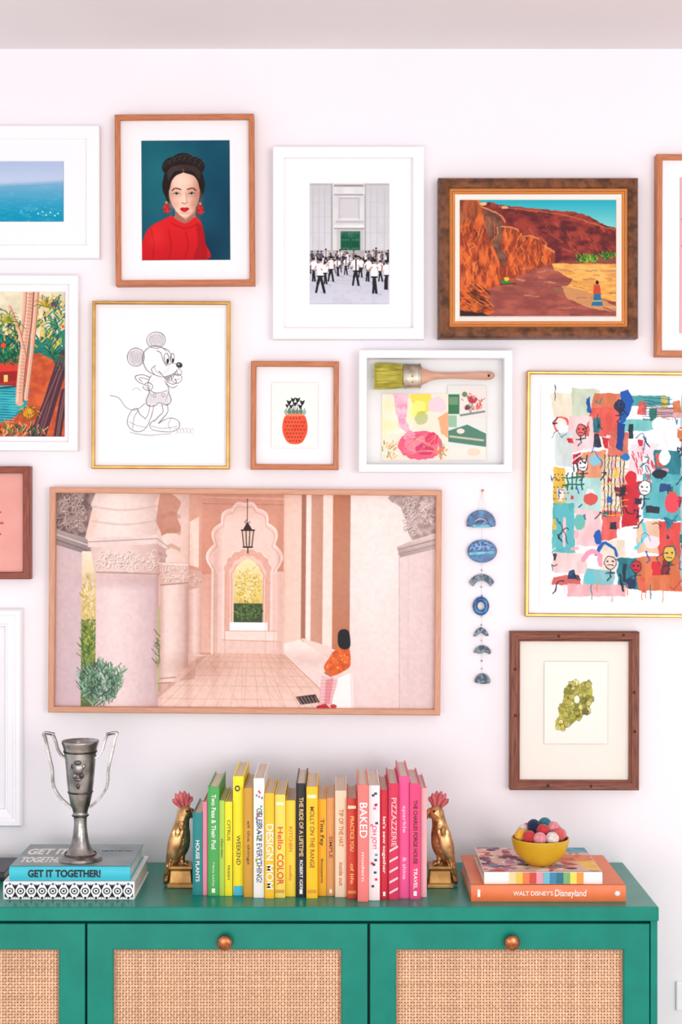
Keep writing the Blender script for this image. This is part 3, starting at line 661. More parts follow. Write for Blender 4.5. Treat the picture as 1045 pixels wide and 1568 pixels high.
for x0_, y0_, w_, h_, cc in ((940, 720, 8, 12, Mu), (950, 745, 9, 14, dark), (930, 760, 8, 10, Bl), (962, 650, 8, 22, dark), (945, 668, 6, 20, Rd), (972, 762, 12, 10, dark), (1010, 740, 18, 12, (20, 60, 120)), (990, 775, 20, 10, dark), (935, 800, 10, 12, dark), (1000, 860, 14, 20, Rd), (955, 862, 6, 30, dark), (985, 700, 6, 26, Wh)):
    c.rect(x0_, y0_, x0_ + w_, y0_ + h_, cc, .92)
for k in range(26):
    x = 968 + ra.uniform(0, 36); y = 684 + ra.uniform(0, 44); c.line([(x, y), (x + 2, y + 7)], 1.6, (206, 60, 76))
for k in range(9): c.line([(985, 610 + k * 4), (1030, 612 + k * 4 + ra.uniform(-3, 3))], 1.2, (40, 80, 110), .8)
c.poly([(950, 600), (962, 597), (970, 615), (962, 640), (948, 655)], Bl); c.poly([(945, 645), (957, 650), (954, 690), (944, 686)], (14, 56, 130)); c.ell(958, 700, 7, 6, (14, 110, 184)); c.ell(917, 823, 6, 12, Bl); c.line([(915, 850), (925, 832), (940, 838), (945, 850)], 5, Bl, smooth=4)
c.ell(967, 733, 9, 12, Rd); c.ell(965, 790, 10, 10, (196, 20, 40)); c.ell(1010, 650, 12, 12, Wh); c.ell(1018, 700, 9, 12, Wh); c.ell(1010, 725, 11, 7, dark)
for k in range(10): a = k * .63; c.line([(1024, 655), (1024 + 13 * math.cos(a), 655 + 13 * math.sin(a))], 2.6, Wh)
c.line([(895, 858), (902, 848), (912, 845), (920, 852), (921, 864)], 7, (230, 150, 172), smooth=5); c.ell(908, 862, 7, 6, Wh)
c.line([(975, 840), (990, 820), (985, 800)], 5, (100, 200, 214), smooth=4); c.ell(905, 885, 9, 9, (90, 190, 200)); c.ell(968, 893, 8, 9, (24, 44, 84)); c.line([(950, 880), (956, 905)], 3, dark)
c.ell(912, 705, 9, 8, (130, 190, 212)); c.ell(905, 765, 11, 9, (206, 80, 70)); c.ell(889, 800, 9, 12, (100, 180, 172)); c.ell(1030, 770, 12, 16, (220, 66, 80)); c.ell(1000, 830, 12, 10, (250, 214, 220))
# small scrawled heads and figures among the patches
for fx, fy, fr, fc in ((988, 748, 10, Wh), (936, 862, 9, (240, 200, 190)), (1026, 848, 10, Mu), (893, 712, 8, Wh), (975, 868, 8, Rd), (948, 622, 8, (24, 44, 84)), (890, 660, 8, Cc)):
    c.ell(fx, fy, fr, fr * 1.2, fc, .92); c.line([(fx - fr, fy), (fx - fr * .5, fy - fr), (fx + fr * .5, fy - fr), (fx + fr, fy), (fx + fr * .4, fy + fr), (fx - fr * .5, fy + fr), (fx - fr, fy)], 1.4, dark, .9, smooth=4)
    for sg in (-.4, .4): c.ell(fx + sg * fr, fy - fr * .2, 1.5, 1.5, dark)
    c.line([(fx - fr * .4, fy + fr * .5), (fx + fr * .4, fy + fr * .5)], 1.3, dark); c.line([(fx, fy + fr * 1.2), (fx + 1, fy + fr * 2.4), (fx - 4, fy + fr * 3)], 2, dark, .85); c.line([(fx - 7, fy + fr * 1.8), (fx + 7, fy + fr * 1.6)], 1.8, dark, .85)
for k in range(60):
    x = ra.uniform(850, 1100); y = ra.uniform(606, 895); n = ra.randint(2, 5)
    pts = [(x, y)]
    for _ in range(n): pts.append((pts[-1][0] + ra.uniform(-8, 8), pts[-1][1] + ra.uniform(-12, 12)))
    c.line(pts, ra.uniform(1, 2.4), ra.choice([dark, dark, dark, Wh, Rd, T2, Bl]), .9, smooth=4)
for k in range(16):
    x = ra.uniform(850, 1100); c.line([(x, 895), (x, ra.uniform(905, 922))], 1.6, ra.choice([T2, Or, Gy, Pk]), .8)
frame('abstract_painting_frame', (806.5, 569, 1134, 945.5), 5, m_gold, 0.026, art=c, artmat=m_art, rot=.45, tm=0.019)

# 11 left pink -------------------------------------------------------------
c = Cv(-128, 726, 35, 876, NZ((230, 164, 154), (226, 158, 148), 30, 2))
for k in range(16):
    a = k * .393; c.line([(-46 + 10 * math.cos(a), 801 + 10 * math.sin(a)), (-46 + 50 * math.cos(a), 801 + 44 * math.sin(a))], 5, (196, 84, 70), w2=1)
frame('pink_botanical_print_frame', (-140, 714, 46, 887), 11, m_red, 0.024, art=c, artmat=m_art, tm=0.015)

# 12 corridor photograph ---------------------------------------------------
c = Cv(84, 755, 667, 1087, G((240, 202, 186), (242, 214, 208), 755, 1087), res=1.35)
c.rect(84, 755, 128, 1087, G((214, 188, 188), (208, 182, 188), 755, 1087))
c.poly([(84, 755), (148, 755), (138, 790), (130, 826), (84, 812)], NZ((166, 140, 134), (112, 90, 90), 8, 2))
carve(c, 88, 760, 130, 812, (70, 50, 52), (214, 192, 184), 60, 3, 7)
c.poly([(84, 812), (130, 826), (142, 836), (140, 846), (130, 850), (84, 836)], G((180, 164, 162), (138, 118, 118), 812, 850)); c.line([(84, 820), (138, 838)], 1.5, (230, 212, 208)); c.line([(84, 828), (134, 845)], 1.2, (106, 88, 90))
c.rect(125, 846, 148, 1083, G((244, 226, 204), (214, 186, 112), 846, 940)); c.rect(125, 950, 148, 1083, (94, 112, 54))
foliage(c, 136, 935, 10, 50, [(230, 200, 136), (210, 176, 90), (244, 232, 210), (180, 156, 84)], 140, 8, 2, 3)
foliage(c, 136, 990, 10, 36, [(110, 132, 44), (166, 174, 70), (50, 90, 44)], 160, 10, 2, 5)
c.poly([(146, 755), (244, 755), (236, 775), (244, 800), (238, 822), (140, 828), (150, 800), (138, 775)], CYL((244, 224, 216), (214, 182, 174), 140, 245))
for y in (778, 800): c.line([(140, y), (190, y + 5), (242, y - 2)], 3, (206, 170, 160), .5, smooth=6)
c.poly([(244, 755), (306, 755), (300, 790), (306, 830), (252, 830), (238, 800)], G((206, 150, 128), (192, 132, 112), 755, 830))
c.poly([(262, 755), (300, 755), (292, 775), (300, 800), (296, 870), (250, 860), (246, 822), (276, 815), (270, 790), (276, 770)], G((244, 218, 206), (220, 182, 170), 244, 300, 'x'), smooth=3)
for y in (790, 815, 840): c.poly([(246, y), (262, y - 7), (276, y), (276, y + 6), (262, y), (246, y + 7)], (182, 126, 104), .5)
c.poly([(134, 826), (240, 820), (256, 834), (256, 842), (240, 834), (134, 840)], (232, 208, 202)); c.line([(134, 832), (240, 826), (256, 838)], 1.2, (166, 136, 130))
c.poly([(138, 840), (240, 834), (254, 842), (252, 878), (242, 886), (146, 884)], CYL((236, 208, 200), (196, 160, 152), 138, 254))
carve(c, 150, 846, 240, 873, (146, 106, 98), (250, 234, 228), 80, 7, 8); c.line([(148, 878), (242, 880), (252, 874)], 2.4, (184, 148, 140))
carve(c, 244, 848, 252, 872, (120, 80, 74), (200, 160, 150), 14, 2, 4)
c.rect(147, 885, 243, 1087, CYL((238, 214, 212), (202, 170, 174), 147, 243, .3)); c.ell(195, 890, 52, 10, (176, 138, 136), .4, soft=.8)
c.rect(241, 930, 247, 1060, (196, 202, 150)); foliage(c, 248, 1000, 10, 30, [(60, 100, 60), (110, 140, 60), (40, 80, 60)], 60, 12, 1.6, 9)
c.rect(246, 895, 289, 1048, CYL((240, 212, 204), (196, 156, 146), 246, 289, .35))
c.poly([(243, 862), (286, 862), (292, 870), (290, 894), (246, 898)], (222, 186, 174)); carve(c, 247, 868, 286, 890, (146, 104, 94), (248, 226, 216), 40, 5, 5); c.line([(243, 864), (290, 866)], 2, (244, 222, 214)); c.line([(246, 897), (290, 893)], 2, (170, 128, 118))
c.line([(246, 1040), (289, 1036)], 2, (186, 142, 132)); c.line([(243, 1047), (290, 1044)], 2, (176, 126, 116))
c.rect(289, 755, 330, 1003, G((224, 168, 146), (206, 146, 124), 755, 900)); c.rect(289, 900, 309, 1003, CYL((240, 208, 198), (204, 158, 144), 289, 309)); c.poly([(288, 872), (310, 876), (310, 900), (288, 904)], (210, 166, 152)); carve(c, 290, 878, 308, 898, (142, 98, 86), (244, 214, 200), 18, 8, 4)
c.poly([(290, 800), (304, 792), (304, 870), (290, 866)], (242, 210, 196)); c.rect(309, 755, 331, 1000, G((206, 144, 122), (226, 176, 158), 755, 1000))
c.rect(309, 755, 436, 880, G((218, 156, 134), (208, 140, 118), 755, 870)); c.line([(309, 762), (434, 764)], 2, (236, 184, 166)); c.line([(309, 772), (434, 773)], 1.2, (184, 120, 98))
def foil(cx, base, hw, spr, top, n=4, bul=.28):
    nd = [(cx - hw * math.cos(t), spr - (spr - top) * math.sin(t)) for t in [math.pi / 2 * i / n for i in range(n + 1)]]
    L = [(cx - hw, base)]
    for i in range(n):
        (x0, y0), (x1, y1) = nd[i], nd[i + 1]; dx, dy = x1 - x0, y1 - y0
        for k in range(9):
            s = k / 8; b = math.sin(math.pi * s) * bul
            L.append((x0 + dx * s + dy * b, y0 + dy * s - dx * b))
    L2 = [(2 * cx - x, y) for x, y in reversed(L)]
    return L + L2
c.poly(foil(374, 1002, 49, 872, 772), G((242, 206, 194), (236, 198, 186), 772, 1000)); c.line(foil(374, 1002, 49, 872, 772), 2.4, (250, 224, 214)); c.line(foil(374, 1002, 45, 874, 778), 1.2, (200, 146, 128), .7)
c.rect(331, 875, 346, 1000, (240, 204, 194)); c.rect(404, 875, 434, 1000, (238, 200, 188))
c.poly(foil(379, 980, 36, 876, 842, 4, .22), G((226, 170, 152), (220, 168, 152), 800, 980)); c.line(foil(379, 980, 36, 876, 842, 4, .22), 1.6, (248, 218, 206))
c.poly(foil(379, 970, 27, 884, 852, 3, .2), (240, 196, 180)); c.line(foil(379, 970, 24, 888, 860, 3, .2), 1, (196, 140, 124))
c.poly([(358, 953), (358, 880), (362, 868), (370, 860), (379, 856), (388, 860), (396, 868), (402, 880), (402, 953)], G((240, 224, 176), (220, 194, 106), 860, 925))
foliage(c, 380, 898, 20, 28, [(230, 200, 100), (204, 168, 62), (248, 236, 200), (180, 150, 70), (242, 216, 136)], 240, 5, 1.8, 2, False)
c.rect(358, 924, 402, 953, (54, 74, 42)); foliage(c, 380, 936, 21, 12, [(84, 110, 46), (34, 52, 30), (120, 142, 64)], 130, 5, 1.6, 3, False)
c.rect(352, 953, 410, 966, (252, 246, 242)); c.rect(345, 966, 425, 980, (240, 214, 204)); c.line([(345, 966), (425, 966)], 1, (206, 160, 146)); c.line([(340, 980), (430, 982)], 1.2, (206, 156, 140)); c.rect(338, 982, 432, 1002, (232, 196, 184))
for x in (332, 345, 407, 420, 434): c.line([(x, 880), (x, 1000)], 1, (206, 154, 136), .7)
c.poly([(243, 1087), (243, 1066), (302, 1006), (345, 1000), (436, 1001), (470, 1030), (500, 1060), (520, 1087)], G((224, 178, 160), (240, 208, 196), 1000, 1087))
for k in range(14):
    c.line([(243 + k * 22, 1087), (330 + k * 8.4, 1000)], .9, (196, 146, 128), .5)
for y in (1006, 1013, 1022, 1034, 1050, 1070): c.line([(243 + max(0, (1066 - y)) * .9, y), (436 + (y - 1001) * 1.1, y + 1)], .9, (196, 146, 128), .5)
for k in range(7): c.line([(270 + k * 34, 1087), (330 + k * 14, 1018)], .8, (200, 152, 136), .4); c.line([(340 + k * 34, 1087), (300 + k * 20, 1010)], .7, (200, 152, 136), .4)
c.poly([(243, 1048), (300, 1040), (300, 1010), (320, 1002), (290, 1030), (243, 1070)], (190, 142, 126), .6)
c.rect(434, 755, 462, 1003, G((238, 200, 182), (236, 202, 188), 434, 462, 'x')); c.rect(461, 755, 468, 980, (168, 112, 92)); c.rect(468, 755, 476, 980, (246, 226, 218)); c.rect(476, 755, 494, 990, G((204, 152, 130), (200, 144, 120), 476, 494, 'x')); c.rect(494, 755, 509, 1000, (244, 220, 210)); c.rect(509, 755, 536, 1010, G((190, 120, 88), (166, 94, 64), 509, 536, 'x'))
c.poly([(434, 985), (462, 978), (500, 990), (536, 1000), (536, 1087), (520, 1087), (500, 1062), (436, 1003)], G((246, 224, 216), (230, 198, 192), 985, 1087)); c.line([(436, 1002), (500, 1062), (520, 1087)], 1.2, (196, 150, 134)); c.line([(462, 980), (500, 992), (515, 1000)], 1.4, (202, 156, 140))
c.poly([(462, 976), (509, 990), (509, 1010), (470, 985)], (238, 208, 198))
c.rect(536, 755, 667, 1087, G((246, 229, 222), (234, 210, 208), 755, 1087)); q = c.sl(536, 755, 667, 1087); c.put(q, fbm(c.X[q], c.Y[q], 40, 3) * (c.X[q] > 536), (226, 198, 192), .35)
c.ell(575, 860, 40, 120, (250, 238, 234), .5, soft=.9)
c.poly([(610, 850), (667, 835), (667, 1087), (612, 1087)], (222, 198, 198), .65); c.line([(611, 850), (613, 1087)], 1.2, (206, 178, 176)); c.line([(625, 850), (626, 1087)], 1, (214, 188, 186), .6)
c.poly([(596, 757), (667, 757), (667, 815), (630, 825), (622, 800), (612, 775), (600, 768)], NZ((206, 184, 178), (158, 134, 132), 8, 2), smooth=2); carve(c, 618, 764, 636, 815, (86, 66, 66), (230, 212, 206), 30, 3, 6); carve(c, 640, 764, 664, 800, (166, 138, 132), (238, 222, 216), 22, 4, 6)
c.poly([(607, 836), (630, 826), (667, 814), (667, 838), (612, 852)], G((228, 208, 204), (168, 146, 144), 818, 850)); c.line([(609, 840), (667, 824)], 1.4, (146, 124, 122)); c.line([(609, 847), (667, 832)], 1.2, (156, 134, 132))
for (cx_, cy_, rx_, ry_, al) in ((300, 1020, 40, 14, .35), (244, 960, 5, 110, .4), (290, 960, 5, 90, .4), (330, 900, 6, 110, .3), (470, 1010, 40, 10, .2), (350, 768, 70, 18, .3), (430, 900, 5, 110, .25)):
    c.ell(cx_, cy_, rx_, ry_, (166, 112, 94), al, soft=.9)
foliage(c, 152, 1052, 30, 34, [(44, 84, 70), (30, 60, 54), (76, 120, 90), (120, 150, 120), (160, 196, 170)], 420, 13, 2.0, 3); foliage(c, 182, 1040, 8, 18, [(44, 84, 70), (120, 160, 120)], 40, 14, 1.6, 5)
c.blur(1)
q = c.sl(84, 755, 667, 1087); c.A[q] *= (1 + (fbm(c.X[q], c.Y[q], 5, 6, 3)[..., None] - .5) * .07)
c.line([(378, 764), (378, 800)], 1, (60, 44, 44)); c.poly([(371, 812), (378, 799), (386, 812)], (56, 36, 36)); c.poly([(370, 812), (388, 812), (385, 838), (373, 838)], (226, 196, 180))
for x0, x1 in ((370, 373), (376, 377), (382, 381), (388, 385)): c.line([(x0, 812), (x1, 838)], 1.5, (50, 32, 32))
c.line([(369, 812), (389, 812)], 2, (50, 32, 32)); c.line([(372, 838), (386, 838)], 2, (50, 32, 32)); c.line([(379, 838), (379, 847)], 1.6, (50, 32, 32)); c.line([(378, 795), (374, 800), (378, 803), (382, 799)], 1, (60, 44, 44))
c.poly([(512, 1040), (540, 1028), (543, 1087), (508, 1087)], (249, 240, 238)); c.line([(538, 1028), (541, 1087)], 1, (216, 190, 186))
# seated woman from behind
c.poly([(500, 1028), (516, 1028), (518, 1046), (511, 1066), (508, 1082), (494, 1084), (491, 1060)], (236, 204, 204), smooth=4)
for k in range(12): c.line([(494 + k * 2, 1034 + k * .5), (490 + k * 1.7, 1078)], .8, (196, 90, 96), .6)
for k in range(9): c.line([(492, 1038 + k * 5), (514, 1038 + k * 5)], .7, (246, 236, 230), .7)
c.poly([(514, 994), (522, 990), (533, 991), (537, 998), (537, 1018), (528, 1026), (510, 1034), (500, 1030), (503, 1018), (506, 1004)], NZ((230, 108, 44), (200, 80, 32), 5, 2), smooth=5)
for k in range(9): c.ell(508 + ra.uniform(0, 26), 998 + ra.uniform(0, 26), 1.3, 1.3, (250, 190, 110), .7)
c.line([(508, 1006), (499, 1020), (505, 1031)], 4.5, (220, 98, 42), smooth=4); c.line([(499, 1029), (508, 1034)], 3, (176, 110, 84))
c.poly([(518, 970), (521, 964), (527, 962), (533, 964), (536, 970), (537, 988), (530, 993), (522, 991), (518, 984)], (26, 22, 28), smooth=5)
c.poly([(500, 1040), (512, 1036), (506, 1076), (498, 1076)], (200, 40, 60), .3); c.poly([(486, 1080), (500, 1076), (508, 1084), (486, 1085)], (190, 40, 50)); c.ell(512, 1080, 5, 3, (196, 60, 60))
c.poly([(454, 1066), (484, 1062), (491, 1074), (462, 1078)], (60, 44, 46))
for k in range(6): c.line([(456 + k * 5.5, 1066), (464 + k * 5, 1077)], .9, (180, 140, 130))
c.blur(1)
frame('corridor_photo_frame', (74.5, 748, 676, 1093.5), 9, m_pale, 0.032, art=c, rot=.45, tm=0.016, gain=.97)

# 13 left bottom white moulding frame -----------------------------------------
frame('white_moulded_frame', (-150, 933, 33, 1267), 32, [m_white], 0.026, matm=mat('pale_panel', (238, 235, 240), .6), tm=0.012,
      prof=[(0, 0), (0, .02), (3, .026), (9, .026), (11, .022), (13, .022), (14, .025), (22, .022), (24, .018), (26, .018), (27, .011)])

# 14 mineral print --------------------------------------------------------------
m_cream = mat('cream_paper', (238, 232, 222), .6, sc=60, c2=(237, 231, 221))
e14 = frame('mineral_print_frame', (782, 967.5, 980, 1210.5), 15, [m_wal], 0.028, matm=m_cream, tm=0.016, rot=.15,
            prof=[(0, 0), (0, .025), (1.5, .028), (11, .027), (13, .024), (15, .023), (15, .015)])
c = Cv(834, 1013, 931, 1139, (242, 236, 227), res=2.0)
c.rect(834, 1013, 931, 1013.7, (196, 188, 176), .7); c.rect(834, 1138.3, 931, 1139, (196, 188, 176), .7); c.rect(834, 1013, 834.6, 1139, (196, 188, 176), .7); c.rect(930.4, 1013, 931, 1139, (196, 188, 176), .7)
rm = random.Random(12)
out = [(868, 1050), (876, 1044), (888, 1047), (895, 1043), (903, 1046), (908, 1056), (907, 1072), (904, 1082), (900, 1094), (890, 1096), (882, 1104), (872, 1113), (862, 1117), (853, 1113), (851, 1104), (857, 1096), (855, 1084), (862, 1076), (864, 1064)]
c.poly(out, NZ((186, 184, 84), (140, 138, 58), 6, 2))
def inside(x, y):
    m = False
    for i in range(len(out)):
        x1, y1 = out[i]; x2, y2 = out[i - 1]
        if (y1 > y) != (y2 > y) and x < (x2 - x1) * (y - y1) / (y2 - y1) + x1: m = not m
    return m
for k in range(110):
    x = rm.uniform(850, 908); y = rm.uniform(1044, 1117)
    if not inside(x, y): continue
    s = rm.uniform(2.5, 7); a0 = rm.uniform(0, 6.28); n = rm.choice([4, 5, 6])
    pts = [(x + s * rm.uniform(.7, 1) * math.cos(a0 + i * 6.283 / n), y + s * rm.uniform(.7, 1) * math.sin(a0 + i * 6.283 / n)) for i in range(n)]
    col = rm.choice([(206, 204, 110), (168, 168, 66), (130, 132, 52), (226, 222, 150), (106, 98, 46), (190, 180, 90), (150, 150, 60)])
    c.poly(pts, col, .9); c.line(pts + [pts[0]], .7, (94, 88, 46), .7)
    c.line([(x, y), pts[0]], .6, (104, 98, 54), .5); c.line([(x, y), pts[2]], .6, (104, 98, 54), .5)
c.ell(884, 1071, 4, 6, (242, 236, 227)); c.ell(862, 1112, 2.5, 2, (236, 190, 60))
c.to_mesh('artwork', wallmap(0.0166), m_art, e14)
for kx, ky in ((856, 974), (955, 972), (789, 1025), (790, 1096), (973, 1120), (972, 1060), (840, 1203), (906, 1204)):
    p = P(kx, ky, .0275); lathe('wood_knot', [(.0001, .0006), (.003, .0004), (.0042, -.001)], p, mat('knot_dark', (62, 34, 26), .7, c2=(90, 50, 36), sc=300), e14, 14, 'Y')

# ------------------------------------------------------------------ ceramic hanging
eh = empty('ceramic_wall_hanging', P(739, 751, 0))
m_b1 = mat('blue_glaze', (38, 118, 176), .2, c2=(18, 56, 110), sc=90, con=(.4, .6), spec=.6)
m_b2 = mat('blue_speckle_glaze', (120, 166, 214), .25, c2=(30, 62, 120), sc=160, con=(.42, .58))
m_b3 = mat('grey_glaze', (120, 140, 152), .3, c2=(50, 66, 84), sc=130, con=(.42, .58))
m_b4 = mat('aqua_glaze', (120, 200, 214), .2, c2=(50, 140, 170), sc=100)
m_cord = mat('pale_thread', (206, 196, 188), .8)
def extr(name, pts, d0, th, m, parent, bev=.0012):
    n = len(pts); v = [tuple(P(x, y, d0)) for x, y in pts]; v += [(a, b - th, cc) for a, b, cc in v]
    f = [tuple(range(n)), tuple(range(2 * n - 1, n - 1, -1))] + [(i, (i + 1) % n, n + (i + 1) % n, n + i) for i in range(n)]
    return mesh(name, v, f, m, parent, bevel=bev)
def arcp(cx, cy, rx, ry, a0, a1, n=20): return [(cx + rx * math.cos(a0 + (a1 - a0) * i / n), cy + ry * math.sin(a0 + (a1 - a0) * i / n)) for i in range(n + 1)]
PI = math.pi
extr('half_dome_outer', arcp(737, 801, 22, 20, PI, 2 * PI) + [(759, 806)] + [(750, 807)] + arcp(737, 804, 12, 11, 0, -PI, 14) + [(724, 807), (715, 806)], .004, .006, m_b1, eh)
extr('half_dome_inner', arcp(737, 805, 10, 9, PI, 2 * PI) + [(747, 807), (727, 807)], .004, .005, m_b2, eh)
extr('half_dome_base', [(724, 803), (750, 803), (751, 807.5), (723, 807.5)], .005, .006, m_b4, eh)
extr('oval_disc', arcp(738.5, 844, 22.5, 17.5, 0, 2 * PI - .2, 30), .004, .007, m_b1, eh)
extr('oval_upper', arcp(738.5, 842, 19, 12, PI, 2 * PI), .0112, .0012, m_b2, eh, .0004)
extr('oval_band', [(719, 846), (758, 844), (758, 848), (719, 850)], .0112, .001, m_b4, eh, .0003)
extr('arc_piece', arcp(738, 900, 21, 21, PI * 1.13, PI * 1.87, 14) + arcp(738, 906, 15, 17, PI * 1.85, PI * 1.15, 14), .004, .006, m_b3, eh)
v = []; f = []; nn = 32; sec = 8
for i in range(nn):
    t = 2 * PI * i / nn
    for k in range(sec):
        s = 2 * PI * k / sec; rr = 9 + 3.6 * math.cos(s)
        p = P(737 + rr * math.cos(t), 928 + rr * 1.15 * math.sin(t), .008); v.append((p.x, p.y - .0035 * math.sin(s), p.z))
for i in range(nn):
    for k in range(sec): f.append((i * sec + k, ((i + 1) % nn) * sec + k, ((i + 1) % nn) * sec + (k + 1) % sec, i * sec + (k + 1) % sec))
mesh('ring_piece', v, f, m_b1, eh, True)
extr('chevron_piece', [(725, 974), (730, 964), (737, 960), (744, 964), (749, 973), (745, 974), (737, 968), (729, 974.5)], .004, .006, m_b3, eh)
extr('dome_piece', arcp(739, 1000, 13, 12, PI, 2 * PI, 14) + [(750, 1002), (744, 998), (736, 1001), (728, 999)], .004, .006, m_b3, eh)
extr('base_dome_piece', arcp(739, 1044, 12, 13, PI, 2 * PI, 14) + [(750, 1046), (740, 1047), (729, 1045)], .004, .006, m_b3, eh)
for y in (873, 899, 912, 944, 957, 981, 1012, 1024):
    p = P(738 + R.uniform(-.5, .5), y, .0045)
    lathe('bead', [(.0001, .0018), (.0013, .0013), (.0019, 0), (.0013, -.0013), (.0001, -.0018)], p, R.choice([m_b4, m_cord, m_b2]), eh, 12)
tube('cord', [tuple(P(739, 751, .006)), tuple(P(738.5, 785, .004)), tuple(P(738, 900, .003)), tuple(P(738.5, 1034, .003))], .00025, m_cord, eh)
tube('cord_loop', [tuple(P(739, 751, .006)), tuple(P(731, 786, .004))], .00025, m_cord, eh)
tube('cord_loop_side', [tuple(P(739, 751, .006)), tuple(P(745, 786, .004))], .00025, m_cord, eh)
lathe('nail', [(.0001, .010), (.0026, .0095), (.0026, .008), (.001, .0078), (.001, 0)], P(739, 751, 0), m_gold, eh, 14, 'Y')

# ------------------------------------------------------------------ outlet
eo = empty('wall_outlet', P(1062, 1526, 0))
a, b = P(1036, 1548, .006), P(1088, 1503, .006)
box('cover_plate', (a.x, -.008, a.z), (b.x, 0, b.z), m_white, eo, .003)
p, q = P(1048, 1541, .009), P(1076, 1511, .009)
box('socket', (p.x, -.0105, p.z), (q.x, -.007, q.z), m_white, eo, .003)
for dx in (-6, 6):
    p, q = P(1061 + dx, 1531, .011), P(1063 + dx, 1520, .011); box('slot', (p.x, -.0109, p.z), (q.x, -.0100, q.z), mat('slot_dark', (50, 46, 46)), eo)

# ------------------------------------------------------------------ cabinet
m_teal = mat('teal_paint', (0, 134, 116), .28, c2=(0, 124, 108), sc=18, bump=.08, bsc=160, spec=.3)
TZ = 0.734; CF = 0.362
xr = P(1010, 0, CF + .004).x; xl = P(-318, 0, CF).x; z_slab = P(0, 1411, CF + .004).z
ec = empty('green_cane_cabinet', ((xl + xr) / 2, -.18, 0))
box('top_slab', (xl, -CF - .004, z_slab), (xr, -.003, TZ), m_teal, ec, .0025)
xs0 = P(997, 0, CF).x; zb = 0.13
box('side_panel_r', (xs0, -CF, zb), (xr - .002, -.006, z_slab), m_teal, ec, .001)
box('side_panel_l', (xl + .002, -CF, zb), (xl + .018, -.006, z_slab), m_teal, ec, .001)
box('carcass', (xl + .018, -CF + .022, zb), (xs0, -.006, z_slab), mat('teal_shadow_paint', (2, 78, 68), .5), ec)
for i, (lx, ly) in enumerate(((xl + .04, -.05), (xl + .04, -.32), (xr - .04, -.05), (xr - .04, -.32), (0, -.32))):
    lathe('leg_%d' % (i + 1), [(.0001, 0), (.012, 0), (.022, zb), (.0001, zb)], (lx, ly, 0), m_teal, ec, 20)
m_cane = vcmat('cane_strand', .55, .25)
m_cback = mat('cane_shadow_backing', (160, 108, 82), .8, c2=(132, 86, 64), sc=30)
m_knob = mat('copper_knob', (186, 120, 80), .3, .9, c2=(150, 90, 58), sc=120, con=(.4, .6))
def door(i, px0, px1):
    z0 = .142; a = P(px0, 0, CF).x; b = P(px1, 0, CF).x; zt = P(0, 1414.5, CF).z
    k = (CAMD - CF) / F; st = 40 * k
    rings('door_%d' % i, [(a, z0, b, zt, CF - .02), (a, z0, b, zt, CF - .0008), (a + .0008, z0 + .0008, b - .0008, zt - .0008, CF), (a + st - .002, z0 + st - .002, b - st + .002, zt - st + .002, CF), (a + st, z0 + st, b - st, zt - st, CF - .002), (a + st, z0 + st, b - st, zt - st, CF - .013)], [m_teal], ec)
    x0, x1, y0, y1 = a + st, b - st, z0 + st, zt - st
    box('cane_backing_%d' % i, (x0 - .005, -CF + .013, y0 - .005), (x1 + .005, -CF + .019, y1 + .005), m_cback, ec)
    V = []; Fc = []; Cl = []; pit = .0056; rr = random.Random(i)
    nx = int((x1 - x0) / pit); nz = int((y1 - y0) / pit); px_ = (x1 - x0) / nx; pz = (y1 - y0) / nz; yb = -CF + .0105
    def strip(cx, n, vert, w, base, ph):
        tone = rr.uniform(.78, 1.1); c0 = lin((238, 192, 156)); o = len(V)
        for s in range(2 * n + 1):
            t = base + s * .5 * (pz if vert else px_)
            off = .0011 * math.cos(math.pi * (s - 1) / 2 * 2 * .5 + ph * math.pi)
            jit = rr.uniform(-.00025, .00025); tn = tone * rr.uniform(.86, 1.08)
            for sg in (-1, 1):
                if vert: V.append((cx + jit + sg * w / 2, yb + off, t))
                else: V.append((t, yb - off, cx + jit + sg * w / 2))
                Cl.extend((min(1, c0[0] * tn), min(1, c0[1] * tn), min(1, c0[2] * tn), 1))
        for s in range(2 * n):
            q = o + s * 2; Fc.append((q, q + 1, q + 3, q + 2))
    for ix in range(nx): strip(x0 + (ix + .5) * px_, nz, True, .0036, y0, ix % 2)
    for iz in range(nz): strip(y0 + (iz + .5) * pz, nx, False, .0033, x0, iz % 2)
    me = bpy.data.meshes.new('cane'); me.from_pydata(V, [], Fc); at = me.color_attributes.new('Col', 'FLOAT_COLOR', 'POINT'); at.data.foreach_set('color', Cl)
    me.materials.append(m_cane); link(bpy.data.objects.new('cane_webbing_%d' % i, me), ec)
    w = .004
    rings('cane_spline_%d' % i, [(x0, y0, x1, y1, CF - .012), (x0, y0, x1, y1, CF - .007), (x0 + w, y0 + w, x1 - w, y1 - w, CF - .007), (x0 + w, y0 + w, x1 - w, y1 - w, CF - .012)], [mat('cane_spline', (200, 152, 118), .6, c2=(164, 114, 86), sc=200)], ec)
    kp = P((px0 + px1) / 2 - 3 if i == 2 else (px0 + px1) / 2 + 2, 1440, CF)
    lathe('knob_%d' % i, [(.0001, .022), (.009, .0215), (.0135, .019), (.0148, .015), (.013, .011), (.007, .009), (.006, 0), (.008, 0)], kp, m_knob, ec, 32, 'Y')
door(1, -301, 130); door(2, 133.5, 563); door(3, 567, 995.5)

